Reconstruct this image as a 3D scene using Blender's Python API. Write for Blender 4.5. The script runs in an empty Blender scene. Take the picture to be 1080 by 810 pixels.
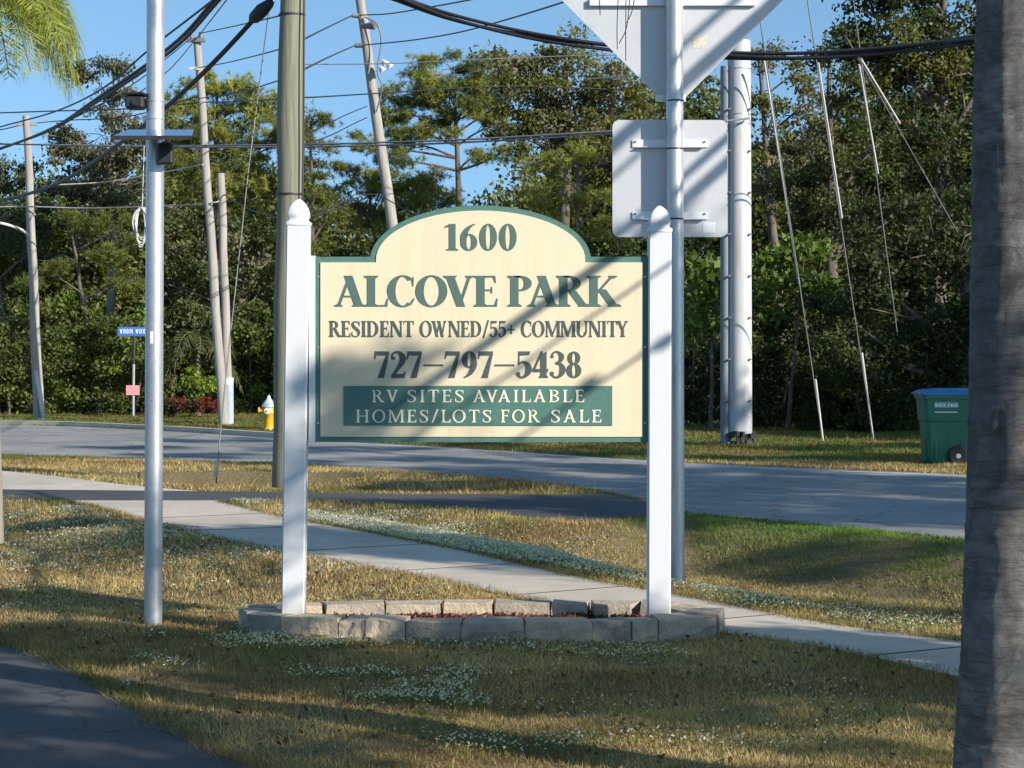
import bpy, math, random
import numpy as np
from mathutils import Vector, Matrix
random.seed(7)
RNG = np.random.default_rng(11)
F = 2100.0; HOR = 375.0; CX = 540.0; CH = 1.55
scene = bpy.context.scene
col = scene.collection
PI = math.pi

def P(px, py, Y):            # reference sighting -> world metres
    return Vector(((px-CX)*Y/F, Y, CH+(HOR-py)*Y/F))
def G(px, py):               # same, lying on the ground
    Y = CH*F/(py-HOR)
    return Vector(((px-CX)*Y/F, Y, 0))

# ------------------------------------------------------------------ tags
def tag(o, label=None, cat=None, group=None, kind=None):
    if label: o['label'] = label
    if cat: o['category'] = cat
    if group: o['group'] = group
    if kind: o['kind'] = kind
    return o
def empty(name, loc, rz=0, label=None, cat=None, group=None):
    o = bpy.data.objects.new(name, None); col.objects.link(o)
    o.location = loc; o.rotation_euler = (0, 0, rz); o.empty_display_size = .2
    return tag(o, label, cat, group)

# ------------------------------------------------------------------ noise (numpy)
def _h(ix, iy, s):
    n = (ix*374761393 + iy*668265263 + s*1442695041) & 0x7fffffff
    n = ((n ^ (n >> 13))*1274126177) & 0x7fffffff
    return ((n ^ (n >> 16)) & 0xffff)/65535.0
def vnoise(x, y, s=0):
    x = np.asarray(x, float); y = np.asarray(y, float)
    ix = np.floor(x).astype(np.int64); iy = np.floor(y).astype(np.int64)
    fx = x-ix; fy = y-iy
    fx = fx*fx*(3-2*fx); fy = fy*fy*(3-2*fy)
    a = _h(ix, iy, s); b = _h(ix+1, iy, s); c = _h(ix, iy+1, s); d = _h(ix+1, iy+1, s)
    return a*(1-fx)*(1-fy)+b*fx*(1-fy)+c*(1-fx)*fy+d*fx*fy
def fbm(x, y, s=0, o=3):
    t = 0; a = .5; k = 0
    for i in range(o):
        t = t+a*vnoise(np.asarray(x)*2**i, np.asarray(y)*2**i, s+i*17); k += a; a *= .5
    return t/k

# ------------------------------------------------------------------ materials
def nodes(name):
    m = bpy.data.materials.new(name); m.use_nodes = True
    nt = m.node_tree; b = nt.nodes['Principled BSDF']
    return m, nt, b
def ramp(nt, fac, stops):
    r = nt.nodes.new('ShaderNodeValToRGB')
    while len(r.color_ramp.elements) < len(stops): r.color_ramp.elements.new(.5)
    for e, (p, c) in zip(r.color_ramp.elements, stops):
        e.position = p; e.color = (c[0], c[1], c[2], 1)
    nt.links.new(fac, r.inputs[0]); return r.outputs[0]
def tnoise(nt, scale, detail=4, rough=.6, coords='Object', stretch=None, dist=0):
    tc = nt.nodes.new('ShaderNodeTexCoord'); n = nt.nodes.new('ShaderNodeTexNoise')
    n.inputs['Scale'].default_value = scale; n.inputs['Detail'].default_value = detail
    n.inputs['Roughness'].default_value = rough; n.inputs['Distortion'].default_value = dist
    if stretch:
        mp = nt.nodes.new('ShaderNodeMapping'); mp.inputs['Scale'].default_value = stretch
        nt.links.new(tc.outputs[coords], mp.inputs[0]); nt.links.new(mp.outputs[0], n.inputs['Vector'])
    else: nt.links.new(tc.outputs[coords], n.inputs['Vector'])
    return n.outputs['Fac']
def bump(nt, b, h, strength, dist=.01):
    u = nt.nodes.new('ShaderNodeBump'); u.inputs['Strength'].default_value = strength
    u.inputs['Distance'].default_value = dist
    nt.links.new(h, u.inputs['Height']); nt.links.new(u.outputs[0], b.inputs['Normal'])
def mixc(nt, fac, a, b, mode='MIX'):
    m = nt.nodes.new('ShaderNodeMix'); m.data_type = 'RGBA'; m.blend_type = mode
    for s, v in ((0, fac), (6, a), (7, b)):
        if hasattr(v, 'links'): nt.links.new(v, m.inputs[s])
        elif s == 0: m.inputs[0].default_value = v
        else: m.inputs[s].default_value = (v[0], v[1], v[2], 1)
    return m.outputs[2]
def mat(name, c1, c2=None, scale=8, rough=.6, metal=0, bmp=0, bscale=None, stretch=None, spec=.5, contrast=(.35, .65), bdist=.01):
    m, nt, b = nodes(name)
    c2 = c2 or tuple(x*.8 for x in c1)
    n = tnoise(nt, scale, 5, .65, stretch=stretch)
    nt.links.new(ramp(nt, n, [(contrast[0], c1), (contrast[1], c2)]), b.inputs['Base Color'])
    b.inputs['Roughness'].default_value = rough; b.inputs['Metallic'].default_value = metal
    b.inputs['Specular IOR Level'].default_value = spec
    if bmp: bump(nt, b, tnoise(nt, bscale or scale*4, 6, .7, stretch=stretch), bmp, bdist)
    return m
def leafmat(name, trans=.3, rough=.55, spec=.3):
    m, nt, b = nodes(name)
    a = nt.nodes.new('ShaderNodeAttribute'); a.attribute_name = 'Col'
    nt.links.new(a.outputs['Color'], b.inputs['Base Color'])
    b.inputs['Roughness'].default_value = rough; b.inputs['Specular IOR Level'].default_value = spec
    t = nt.nodes.new('ShaderNodeBsdfTranslucent')
    nt.links.new(mixc(nt, 1, a.outputs['Color'], (1.5, 1.5, .7), 'MULTIPLY'), t.inputs['Color'])
    mx = nt.nodes.new('ShaderNodeMixShader'); mx.inputs[0].default_value = trans
    nt.links.new(b.outputs[0], mx.inputs[1]); nt.links.new(t.outputs[0], mx.inputs[2])
    nt.links.new(mx.outputs[0], nt.nodes['Material Output'].inputs[0])
    return m
M = {}
M['leaf'] = leafmat('foliage', .38); M['needle'] = leafmat('pine_needles', .3, .5, .4)
M['blade'] = leafmat('grass_blades', .35, .6, .2); M['petal'] = leafmat('petals', .3, .7, .2)
M['bark'] = mat('bark', (.07, .055, .045), (.16, .13, .105), 6, .9, bmp=.6, stretch=(1, 1, .25))
M['palebark'] = mat('pale_bark', (.14, .12, .10), (.27, .24, .20), 5, .9, bmp=.6, stretch=(1, 1, .3))
M['white'] = mat('white_vinyl', (.69, .70, .71), (.64, .65, .66), 3, .35, spec=.5)
M['cream'] = mat('cream_sign_face', (.80, .69, .47), (.74, .63, .42), 45, .6, bmp=.25, bscale=160, bdist=.002, contrast=(.3, .7))
M['green'] = mat('green_sign_paint', (.065, .155, .125), (.085, .18, .15), 30, .5)
M['letter'] = mat('lettering_green', (.06, .115, .095), (.085, .14, .12), 60, .6)
M['dletter'] = mat('lettering_grey_green', (.055, .075, .065), (.08, .10, .09), 60, .6)
M['cletter'] = mat('lettering_cream', (.82, .76, .58), (.75, .70, .52), 60, .6)
M['galv'] = mat('galvanised_steel', (.56, .58, .60), (.46, .48, .50), 9, .38, metal=.75, bmp=.06, stretch=(1, 1, .3))
M['alu'] = mat('aluminium_sheet', (.62, .63, .65), (.54, .55, .58), 5, .48, metal=.45, stretch=(1, 1, 1), bmp=.03)
M['bracket'] = mat('bracket_aluminium', (.75, .76, .77), (.66, .67, .68), 12, .5, metal=.3)
M['black'] = mat('black_plastic', (.015, .015, .017), (.03, .03, .032), 10, .5)
M['cable'] = mat('cable_rubber', (.02, .02, .024), (.035, .035, .04), 10, .55)
M['lcable'] = mat('bare_cable', (.50, .49, .45), (.35, .34, .32), 3, .45, metal=.3)
M['gcable'] = mat('grey_cable', (.12, .12, .13), (.2, .2, .2), 3, .5)
M['guard'] = mat('guy_guard', (.60, .60, .56), (.42, .42, .40), 3, .5)
M['wood'] = mat('greenish_pole_wood', (.23, .225, .165), (.14, .137, .10), 3.0, .85, bmp=.5, bscale=9, stretch=(9, 9, .35))
M['greywood'] = mat('grey_pole_wood', (.37, .345, .31), (.24, .225, .20), 3, .9, bmp=.4, bscale=9, stretch=(8, 8, .35))
M['concpole'] = mat('painted_pole', (.66, .66, .64), (.56, .56, .55), 4, .6, bmp=.15, bscale=14, stretch=(1.5, 1.5, .8))
M['conduit'] = mat('grey_conduit', (.20, .22, .25), (.16, .18, .21), 4, .5)
M['bluepaint'] = mat('faded_blue_paint', (.28, .36, .46), (.36, .42, .48), 6, .8)
M['yellow'] = mat('hydrant_yellow', (.72, .46, .03), (.6, .36, .03), 6, .45)
M['silver'] = mat('hydrant_silver', (.72, .72, .70), (.6, .6, .6), 8, .4, metal=.3)
M['blue'] = mat('street_sign_blue', (.04, .13, .40), (.05, .15, .44), 5, .4)
M['pink'] = mat('pink_sign', (.80, .30, .33), (.76, .27, .30), 5, .5)
M['pinkl'] = mat('pink_sign_letters', (.62, .12, .16), None, 5, .5)
M['signwhite'] = mat('sign_white', (.8, .82, .85), (.74, .76, .8), 5, .5)
M['panelblue'] = mat('solar_glass', (.05, .12, .26), (.07, .15, .30), 3, .12)
M['bin'] = mat('bin_green_plastic', (.010, .125, .075), (.014, .15, .09), 5, .42)
M['lid'] = mat('bin_lid_blue', (.008, .15, .33), (.012, .18, .38), 5, .35)
M['mulch'] = mat('red_mulch', (.10, .035, .025), (.05, .02, .015), 30, .9)
M['orange'] = mat('orange_tape', (.7, .25, .03), None, 5, .5)

def galvmat():
    m, nt, b = nodes('spangled_galvanised_steel')
    v = nt.nodes.new('ShaderNodeTexVoronoi'); v.inputs['Scale'].default_value = 55
    tc = nt.nodes.new('ShaderNodeTexCoord'); nt.links.new(tc.outputs['Object'], v.inputs['Vector'])
    n = tnoise(nt, 3, 7, .7, stretch=(1, 1, .35))
    c = ramp(nt, n, [(.3, (.42, .43, .445)), (.6, (.56, .565, .57))])
    sx_ = nt.nodes.new('ShaderNodeSeparateColor'); nt.links.new(v.outputs['Color'], sx_.inputs[0])
    c = mixc(nt, .5, c, ramp(nt, sx_.outputs[0], [(0, (.36,)*3), (1, (.62,)*3)]), 'SOFT_LIGHT')
    n2 = tnoise(nt, 11, 6, .7, stretch=(1, 1, .12)); c = mixc(nt, ramp(nt, n2, [(.6, (0, 0, 0)), (.72, (.6, .6, .6))]), c, (.30, .29, .27))
    nt.links.new(c, b.inputs['Base Color']); b.inputs['Metallic'].default_value = .7
    nt.links.new(ramp(nt, n, [(.3, (.32,)*3), (.7, (.5,)*3)]), b.inputs['Roughness'])
    return m
M['galv'] = galvmat()
def weathered(name, base, stain, rough, amt=.5, streak=(14, 14, .9), low=None, fine=45, fb=.2):
    m, nt, b = nodes(name)
    n = tnoise(nt, fine, 5, .7); c = ramp(nt, n, [(.3, base), (.7, tuple(x*.93 for x in base))])
    n2 = tnoise(nt, 1.0, 7, .7, stretch=streak); c = mixc(nt, ramp(nt, n2, [(.5, (0, 0, 0)), (.72, (amt,)*3)]), c, stain)
    n3 = tnoise(nt, 2.3, 6, .75); c = mixc(nt, ramp(nt, n3, [(.55, (0, 0, 0)), (.75, (amt*.5,)*3)]), c, stain)
    if low is not None:
        tc = nt.nodes.new('ShaderNodeTexCoord'); sp_ = nt.nodes.new('ShaderNodeSeparateXYZ'); nt.links.new(tc.outputs['Object'], sp_.inputs[0])
        ad = nt.nodes.new('ShaderNodeMath'); ad.operation = 'MULTIPLY_ADD'; ad.inputs[1].default_value = .22; nt.links.new(n2, ad.inputs[0]); nt.links.new(sp_.outputs['Z'], ad.inputs[2])
        c = mixc(nt, ramp(nt, ad.outputs[0], [(low, (.6, .6, .6)), (low+.16, (0, 0, 0))]), c, (.34, .31, .25))
    nt.links.new(c, b.inputs['Base Color']); b.inputs['Roughness'].default_value = rough
    bump(nt, b, n, fb, .002); return m
M['cream'] = weathered('cream_sign_face', (.70, .60, .42), (.54, .46, .31), .65, .55)
M['post'] = weathered('white_vinyl_post', (.64, .65, .66), (.60, .61, .60), .38, .5, (10, 10, .7), .13)
M['concpole'] = weathered('painted_white_pole', (.50, .505, .50), (.30, .29, .275), .6, .8, (7, 7, .6))
M['alu'] = weathered('sign_back_aluminium', (.56, .57, .59), (.42, .43, .45), .5, .6, (6, 6, 1.5)); M['alu'].node_tree.nodes['Principled BSDF'].inputs['Metallic'].default_value = .35
# concrete with joints handled in geometry; extra stains by noise
def concrete(name, c1, c2, sc=3):
    m, nt, b = nodes(name)
    n = tnoise(nt, sc, 8, .7); n2 = tnoise(nt, .55, 3, .6)
    c = ramp(nt, n, [(.3, c1), (.7, c2)])
    c = mixc(nt, ramp(nt, n2, [(.4, (0, 0, 0)), (.75, (.55, .55, .55))]), c, tuple(x*.55 for x in c1))
    nt.links.new(c, b.inputs['Base Color']); b.inputs['Roughness'].default_value = .9
    bump(nt, b, tnoise(nt, 60, 4, .7), .25, .004)
    return m
M['concrete'] = concrete('sidewalk_concrete', (.46, .40, .32), (.60, .53, .44))
def blockvar(m):
    nt = m.node_tree; b = nt.nodes['Principled BSDF']; src = b.inputs['Base Color'].links[0].from_socket; oi = nt.nodes.new('ShaderNodeObjectInfo')
    c = mixc(nt, 1, src, ramp(nt, oi.outputs['Random'], [(0, (.62, .62, .66)), (.5, (.9, .88, .85)), (1, (1.08, 1.0, .9))]), 'MULTIPLY')
    n = tnoise(nt, 5, 7, .8); c = mixc(nt, ramp(nt, n, [(.56, (0, 0, 0)), (.68, (.7, .7, .7))]), c, (.15, .145, .12)); nt.links.new(c, b.inputs['Base Color'])
M['block'] = mat('wall_block', (.60, .51, .385), (.40, .345, .27), 7, .95, bmp=1, bscale=30, bdist=.02)
blockvar(M['block'])
def asphalt(name, c1, c2, streak):
    m, nt, b = nodes(name)
    n = tnoise(nt, 70, 3, .8); n2 = tnoise(nt, .5, 6, .65); n3 = tnoise(nt, 7, 6, .75)
    c = ramp(nt, n, [(.3, c1), (.7, c2)])
    c = mixc(nt, ramp(nt, n2, [(.4, (0, 0, 0)), (.62, (.6, .6, .6))]), c, tuple(x*.6 for x in c1))
    c = mixc(nt, ramp(nt, n3, [(.55, (0, 0, 0)), (.75, (.4, .4, .4))]), c, tuple(x*1.2 for x in c2))
    v = nt.nodes.new('ShaderNodeTexVoronoi'); v.feature = 'DISTANCE_TO_EDGE'; v.inputs['Scale'].default_value = .55
    tc = nt.nodes.new('ShaderNodeTexCoord'); w = nt.nodes.new('ShaderNodeTexNoise'); w.inputs['Scale'].default_value = 2.2; w.inputs['Detail'].default_value = 6
    ad = nt.nodes.new('ShaderNodeVectorMath'); ad.operation = 'ADD'
    nt.links.new(tc.outputs['Object'], w.inputs['Vector']); nt.links.new(tc.outputs['Object'], ad.inputs[0]); nt.links.new(w.outputs['Color'], ad.inputs[1]); nt.links.new(ad.outputs[0], v.inputs['Vector'])
    c = mixc(nt, ramp(nt, v.outputs['Distance'], [(.004, (.75, .75, .75)), (.012, (0, 0, 0))]), c, tuple(x*.35 for x in c1))
    nt.links.new(c, b.inputs['Base Color']); b.inputs['Roughness'].default_value = .85
    bump(nt, b, n, .5, .008)
    return m
M['asphalt'] = asphalt('road_asphalt', (.24, .235, .225), (.35, .34, .32), (1, 1, 1))
M['dasphalt'] = asphalt('drive_asphalt', (.05, .05, .053), (.085, .085, .088), (1, 1, 1))
M['line'] = mat('road_paint', (.62, .62, .60), (.4, .4, .39), 9, .7)
def groundmat():
    m, nt, b = nodes('turf_soil')
    n = tnoise(nt, 1.3, 6, .65); n2 = tnoise(nt, 26, 5, .75)
    c = ramp(nt, n, [(.3, (.11, .10, .045)), (.48, (.22, .175, .09)), (.7, (.32, .24, .14))])
    c = mixc(nt, .55, c, ramp(nt, n2, [(.3, (.045, .04, .02)), (.65, (.22, .18, .10))]))
    nt.links.new(c, b.inputs['Base Color']); b.inputs['Roughness'].default_value = 1
    b.inputs['Specular IOR Level'].default_value = .1
    bump(nt, b, n2, .9, .03)
    return m
M['turf'] = groundmat()
def trunkmat():     # smooth grey palm trunk with ring scars
    m, nt, b = nodes('palm_trunk_bark')
    n = tnoise(nt, 6, 9, .75, stretch=(1, 1, 1.1), dist=.8); n2 = tnoise(nt, 1.6, 7, .75, stretch=(.7, .7, 5), dist=.6)
    c = ramp(nt, n, [(.34, (.10, .092, .088)), (.46, (.21, .20, .192)), (.56, (.30, .285, .27)), (.68, (.44, .415, .39))])
    c = mixc(nt, ramp(nt, n2, [(.36, (.75, .75, .75)), (.52, (0, 0, 0))]), c, (.15, .13, .115))
    n3 = tnoise(nt, 14, 5, .6, stretch=(1, 1, .8), dist=.6)
    c = mixc(nt, ramp(nt, n3, [(.68, (0, 0, 0)), (.74, (.7, .7, .7))]), c, (.07, .06, .055))
    nt.links.new(c, b.inputs['Base Color']); b.inputs['Roughness'].default_value = .85
    n4 = tnoise(nt, 9, 10, .85, stretch=(.5, .5, 3.2), dist=1.2)
    c = mixc(nt, ramp(nt, n4, [(.40, (.8, .8, .8)), (.50, (0, 0, 0))]), c, (.085, .075, .07)); nt.links.new(c, b.inputs['Base Color'])
    ad = nt.nodes.new('ShaderNodeMath'); ad.operation = 'ADD'; nt.links.new(n4, ad.inputs[0]); nt.links.new(n, ad.inputs[1])
    bump(nt, b, ad.outputs[0], 1, .03)
    return m
M['trunk'] = trunkmat()

# ------------------------------------------------------------------ mesh builder
class MB:
    def __init__(s): s.v = []; s.f = []; s.sm = []
    def add(s, vs, fs, smooth=False):
        o = len(s.v); s.v += [tuple(v) for v in vs]
        s.f += [tuple(i+o for i in f) for f in fs]; s.sm += [smooth]*len(fs); return s
    def box(s, c, d, rz=0, bev=0):
        x, y, z = d[0]/2, d[1]/2, d[2]/2
        if bev:
            vs = []; b = bev; cs, sn = math.cos(rz), math.sin(rz)
            prof = [(-x+b, -y), (x-b, -y), (x, -y+b), (x, y-b), (x-b, y), (-x+b, y), (-x, y-b), (-x, -y+b)]
            lay = [(-z, b), (-z+b, 0), (z-b, 0), (z, b)]
            for zz, ins in lay:
                for (px, py) in prof:
                    px *= (x-ins)/x; py *= (y-ins)/y
                    vs.append((c[0]+px*cs-py*sn, c[1]+px*sn+py*cs, c[2]+zz))
            fs = [tuple(range(7, -1, -1)), tuple(range(24, 32))]
            for l in range(3):
                for i in range(8): j = (i+1) % 8; fs.append((l*8+i, l*8+j, l*8+8+j, l*8+8+i))
            return s.add(vs, fs)
        vs = []; cs, sn = math.cos(rz), math.sin(rz)
        for dz in (-z, z):
            for dx, dy in ((-x, -y), (x, -y), (x, y), (-x, y)):
                vs.append((c[0]+dx*cs-dy*sn, c[1]+dx*sn+dy*cs, c[2]+dz))
        return s.add(vs, [(3, 2, 1, 0), (4, 5, 6, 7), (0, 1, 5, 4), (1, 2, 6, 5), (2, 3, 7, 6), (3, 0, 4, 7)])
    def prism(s, pts, y0, y1):          # polygon in XZ, extruded along Y (y0 front)
        n = len(pts)
        vs = [(p[0], y0, p[1]) for p in pts]+[(p[0], y1, p[1]) for p in pts]
        fs = [tuple(range(n)), tuple(range(2*n-1, n-1, -1))]+[(i+n, (i+1) % n+n, (i+1) % n, i) for i in range(n)]
        return s.add(vs, fs)
    def tube(s, pts, rad, n=8, cap=True, smooth=True):
        pts = [Vector(p) for p in pts]
        if not hasattr(rad, '__len__'): rad = [rad]*len(pts)
        vs = []; up = None
        for i, p in enumerate(pts):
            d = (pts[min(i+1, len(pts)-1)]-pts[max(i-1, 0)])
            if d.length < 1e-9: d = Vector((0, 0, 1))
            d.normalize()
            if up is None: up = Vector((0, 0, 1)) if abs(d.z) < .9 else Vector((1, 0, 0))
            a = d.cross(up)
            if a.length < 1e-6: a = d.cross(Vector((0, 1, 0)))
            a.normalize(); b = d.cross(a); up = -b if b.length else up
            up = a.cross(d)
            for k in range(n):
                t = 2*PI*k/n
                vs.append(p+a*math.cos(t)*rad[i]+b*math.sin(t)*rad[i])
        fs = []
        for i in range(len(pts)-1):
            for k in range(n):
                j = (k+1) % n; fs.append((i*n+k, i*n+j, i*n+n+j, i*n+n+k))
        s.add(vs, fs, smooth)
        if cap:
            m = len(pts)-1
            s.add(vs[:n], [tuple(range(n))]); s.add(vs[m*n:], [tuple(range(n-1, -1, -1))])
        return s
    def lathe(s, c, prof, n=24, smooth=True):     # prof list of (r,z)
        vs = []
        for r, z in prof:
            for k in range(n):
                t = 2*PI*k/n; vs.append((c[0]+r*math.cos(t), c[1]+r*math.sin(t), c[2]+z))
        fs = []
        for i in range(len(prof)-1):
            for k in range(n):
                j = (k+1) % n; fs.append((i*n+k, i*n+j, i*n+n+j, i*n+n+k))
        s.add(vs, fs, smooth)
        s.add(vs[:n], [tuple(range(n-1, -1, -1))]); s.add(vs[-n:], [tuple(range(n))])
        return s
    def build(s, name, m, parent=None, world=True):
        me = bpy.data.meshes.new(name)
        off = parent_world(parent) if (parent is not None and world) else Vector((0, 0, 0))
        me.from_pydata([tuple(Vector(v)-off) for v in s.v], [], s.f); me.update()
        me.polygons.foreach_set('use_smooth', s.sm)
        me.materials.append(m)
        o = bpy.data.objects.new(name, me); col.objects.link(o)
        if parent is not None: o.parent = parent
        return o
    def thing(s, name, m, label, cat, group=None, kind=None, at=None):
        o = s.build(name, m)
        if at is None:
            xs = [v[0] for v in s.v]; ys = [v[1] for v in s.v]; zs = [v[2] for v in s.v]
            at = Vector(((min(xs)+max(xs))/2, (min(ys)+max(ys))/2, min(zs)))
        o.data.transform(Matrix.Translation(-Vector(at))); o.location = at
        return tag(o, label, cat, group, kind)
def parent_world(p):
    v = Vector((0, 0, 0))
    while p is not None: v = v+Vector(p.location); p = p.parent
    return v
def npmesh(name, V, Fc, C, m, parent=None, loc=None):
    """V (n,3) ; Fc (m,k) ; C (n,3) colours"""
    me = bpy.data.meshes.new(name); k = Fc.shape[1]
    if parent is not None: V = V-np.array(parent_world(parent))
    if loc is not None: V = V-np.array(loc)
    me.vertices.add(len(V)); me.vertices.foreach_set('co', V.astype(np.float32).ravel())
    me.loops.add(Fc.size); me.loops.foreach_set('vertex_index', Fc.astype(np.int32).ravel())
    me.polygons.add(len(Fc)); me.polygons.foreach_set('loop_start', np.arange(0, Fc.size, k, dtype=np.int32))
    me.update(calc_edges=True)
    if C is not None:
        a = me.color_attributes.new('Col', 'FLOAT_COLOR', 'POINT')
        a.data.foreach_set('color', np.concatenate([C, np.ones((len(C), 1))], 1).astype(np.float32).ravel())
    me.materials.append(m)
    o = bpy.data.objects.new(name, me); col.objects.link(o)
    if parent is not None: o.parent = parent
    if loc is not None: o.location = loc
    return o
def catmull(pts, per=6):
    pts = [Vector(p) for p in pts]
    if len(pts) < 3: return pts
    e = [pts[0]*2-pts[1]]+pts+[pts[-1]*2-pts[-2]]; out = []
    for i in range(1, len(e)-2):
        for k in range(per):
            t = k/per; a, b, c, d = e[i-1], e[i], e[i+1], e[i+2]
            out.append(.5*((2*b)+(c-a)*t+(2*a-5*b+4*c-d)*t*t+(-a+3*b-3*c+d)*t**3))
    out.append(pts[-1]); return out

# ------------------------------------------------------------------ ground plan
def GL(l): return [G(*p) for p in l]
walk_far = GL([(0, 498), (60, 504), (130, 513), (215, 520.5), (232, 531), (300, 548), (400, 566), (500, 586), (560, 601), (640, 618), (720, 632), (800, 648), (880, 663), (1015, 681), (1090, 692)])
walk_near = GL([(1100, 737), (1015, 719), (930, 699), (850, 683), (740, 668), (640, 650), (520, 628), (450, 612), (380, 600), (300, 585), (240, 573), (160, 553), (92, 534.5), (60, 529), (0, 526)])
walk_poly = [Vector((-9.5, 27.6, 0))]+walk_far+[Vector((4.5, 7.0, 0)), Vector((3.6, 6.4, 0))]+walk_near+[Vector((-9.5, 24.0, 0))]
drive_poly = [Vector((-12, 22.7, 0))]+GL([(0, 518.5), (215, 520.5), (420, 523.5), (600, 524), (640, 522), (700, 535)])+GL([(700, 541), (680, 547), (620, 552), (560, 548), (500, 540), (400, 532), (300, 530), (92, 530), (0, 529)])+[Vector((-12, 21.0, 0))]
road_near = GL([(1100, 580), (1020, 572), (900, 560), (722, 544), (700, 535), (640, 522), (600, 514.5), (500, 504.5), (400, 497), (300, 491), (150, 486), (0, 481)])
road_far = GL([(0, 448), (80, 450), (190, 455.5), (290, 462), (400, 468), (560, 477.5), (722, 488.5), (900, 496), (1020, 501)])
road_poly = [Vector((9, 11, 0)), Vector((6.5, 13.2, 0))]+road_near+[Vector((-16, 33.5, 0)), Vector((-30, 40, 0)), Vector((-30, 52, 0)), Vector((-18, 46.5, 0))]+road_far+[Vector((9.5, 23.5, 0)), Vector((16, 18, 0)), Vector((20, 8, 0))]
lot_poly = [G(0, 679), G(35, 688), G(75, 706), G(120, 733), G(170, 763), G(220, 788), G(268, 812), Vector((-.75, 7.0, 0)), Vector((-.1, 5.8, 0)), Vector((1, 3.5, 0)), Vector((1, -6, 0)), Vector((-9, -6, 0)), Vector((-9, 9, 0)), Vector((-5, 10.9, 0)), Vector((-3.5, 10.95, 0))]
ring = [(-1.53, 11.22), (-1.40, 10.92), (-1.02, 10.72), (-.55, 10.62), (-.05, 10.585), (.42, 10.62), (.83, 10.72), (1.14, 10.88), (1.17, 11.18), (.95, 11.40), (.45, 11.52), (-.1, 11.56), (-.65, 11.55), (-1.15, 11.47), (-1.45, 11.36)]
def inpoly(x, y, poly, grow=0):
    x = np.asarray(x); y = np.asarray(y); c = np.zeros(x.shape, bool)
    n = len(poly)
    for i in range(n):
        x1, y1 = poly[i][0], poly[i][1]; x2, y2 = poly[(i+1) % n][0], poly[(i+1) % n][1]
        if y1 == y2: continue
        hit = ((y1 > y) != (y2 > y)) & (x < (x2-x1)*(y-y1)/(y2-y1)+x1)
        c ^= hit
    return c
HARD = [walk_poly, drive_poly, road_poly, lot_poly]
def edgedist(x, y):
    x = np.asarray(x, float); y = np.asarray(y, float); d = np.full(x.shape, 99.)
    for poly in HARD:
        n = len(poly)
        for i in range(n):
            ax, ay = poly[i][0], poly[i][1]; bx, by = poly[(i+1) % n][0], poly[(i+1) % n][1]
            L2 = (bx-ax)**2+(by-ay)**2+1e-9
            t = np.clip(((x-ax)*(bx-ax)+(y-ay)*(by-ay))/L2, 0, 1)
            d = np.minimum(d, np.hypot(x-ax-t*(bx-ax), y-ay-t*(by-ay)))
    return d
def hard(x, y):
    c = np.zeros(np.shape(x), bool)
    for p in HARD: c |= inpoly(x, y, p)
    return c
def ground_h(x, y):
    d = edgedist(x, y); h = hard(x, y)
    swale = -(.16+.22*np.clip((x-.3)/1.2, 0, 1))*np.clip((d-.3)/.9, 0, 1)**1.3*((y > 12.0) & (y < 26))
    bumps = (fbm(np.asarray(x)*1.1, np.asarray(y)*1.1, 5)-.45)*.07*np.clip(d/.5, 0, 1)
    return np.where(h, -.02, swale+bumps+.018*np.clip(d/.08, 0, 1))

def build_ground():
    # far sheet with a finely divided middle, one mesh
    xs = np.concatenate([[-900, -300, -100, -50, -30, -20], np.arange(-14, 8.01, .16), [11, 15, 20, 30, 60, 200, 900]])
    ys = np.concatenate([[-300, -80, -30, -10, 0, 4], np.arange(6, 30, .16), np.arange(30, 52, .5), [56, 62, 80, 120, 300, 1500]])
    X, Y = np.meshgrid(xs, ys); Z = ground_h(X, Y)
    V = np.stack([X.ravel(), Y.ravel(), Z.ravel()], 1)
    nx = len(xs); i = np.arange(len(ys)-1)[:, None]*nx+np.arange(nx-1)[None]; i = i.ravel()
    o = npmesh('ground', V, np.stack([i, i+1, i+nx+1, i+nx], 1), None, M['turf'])
    o.data.polygons.foreach_set('use_smooth', [True]*len(o.data.polygons))
    tag(o, kind='structure')
build_ground()
from mathutils.geometry import tessellate_polygon
def sheet(name, poly, z, m, thick=.06):
    vs = [Vector((p[0], p[1], z)) for p in poly]; n = len(vs)
    tr = tessellate_polygon([vs]); mb = MB(); mb.add(vs, tr)
    lo = [Vector((p[0], p[1], z-thick)) for p in poly]
    mb.add(vs+lo, [(i, i+n, (i+1) % n+n, (i+1) % n) for i in range(n)])
    o = mb.build(name, m); tag(o, kind='structure')
    import bmesh as bm_
    b = bm_.new(); b.from_mesh(o.data); bm_.ops.recalc_face_normals(b, faces=b.faces)
    for f in b.faces:
        if abs(f.normal.z) > .9 and f.normal.z < 0: f.normal_flip()
    b.to_mesh(o.data); b.free()
    return o
sheet('road', road_poly, .004, M['asphalt'])
sheet('driveway', drive_poly, .027, M['dasphalt'])
sheet('parking_lot', lot_poly, .006, M['dasphalt'])
# sidewalk slabs with real joints
def sidewalk():
    o = sheet('sidewalk', walk_poly, .022, M['concrete'])
    mb = MB()
    far = catmull(walk_far[4:], 4)
    near = [Vector(p) for p in walk_near]
    acc = 0; last = far[0]
    for i in range(1, len(far)):
        p = far[i]; acc += (p-last).length
        if acc > 1.5:
            acc = 0
            q = min((near[k].lerp(near[k+1], t/6) for k in range(len(near)-1) for t in range(6)), key=lambda n: (n-p).length)
            d = (q-p); L = d.length; c = (p+q)/2
            mb.box((c.x, c.y, .0225), (L-.04, .016, .004), rz=math.atan2(d.y, d.x))
        last = p
    j = mb.build('joint_lines', mat('joint_dirt', (.06, .055, .045), None, 20, 1), o)
sidewalk()
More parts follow.
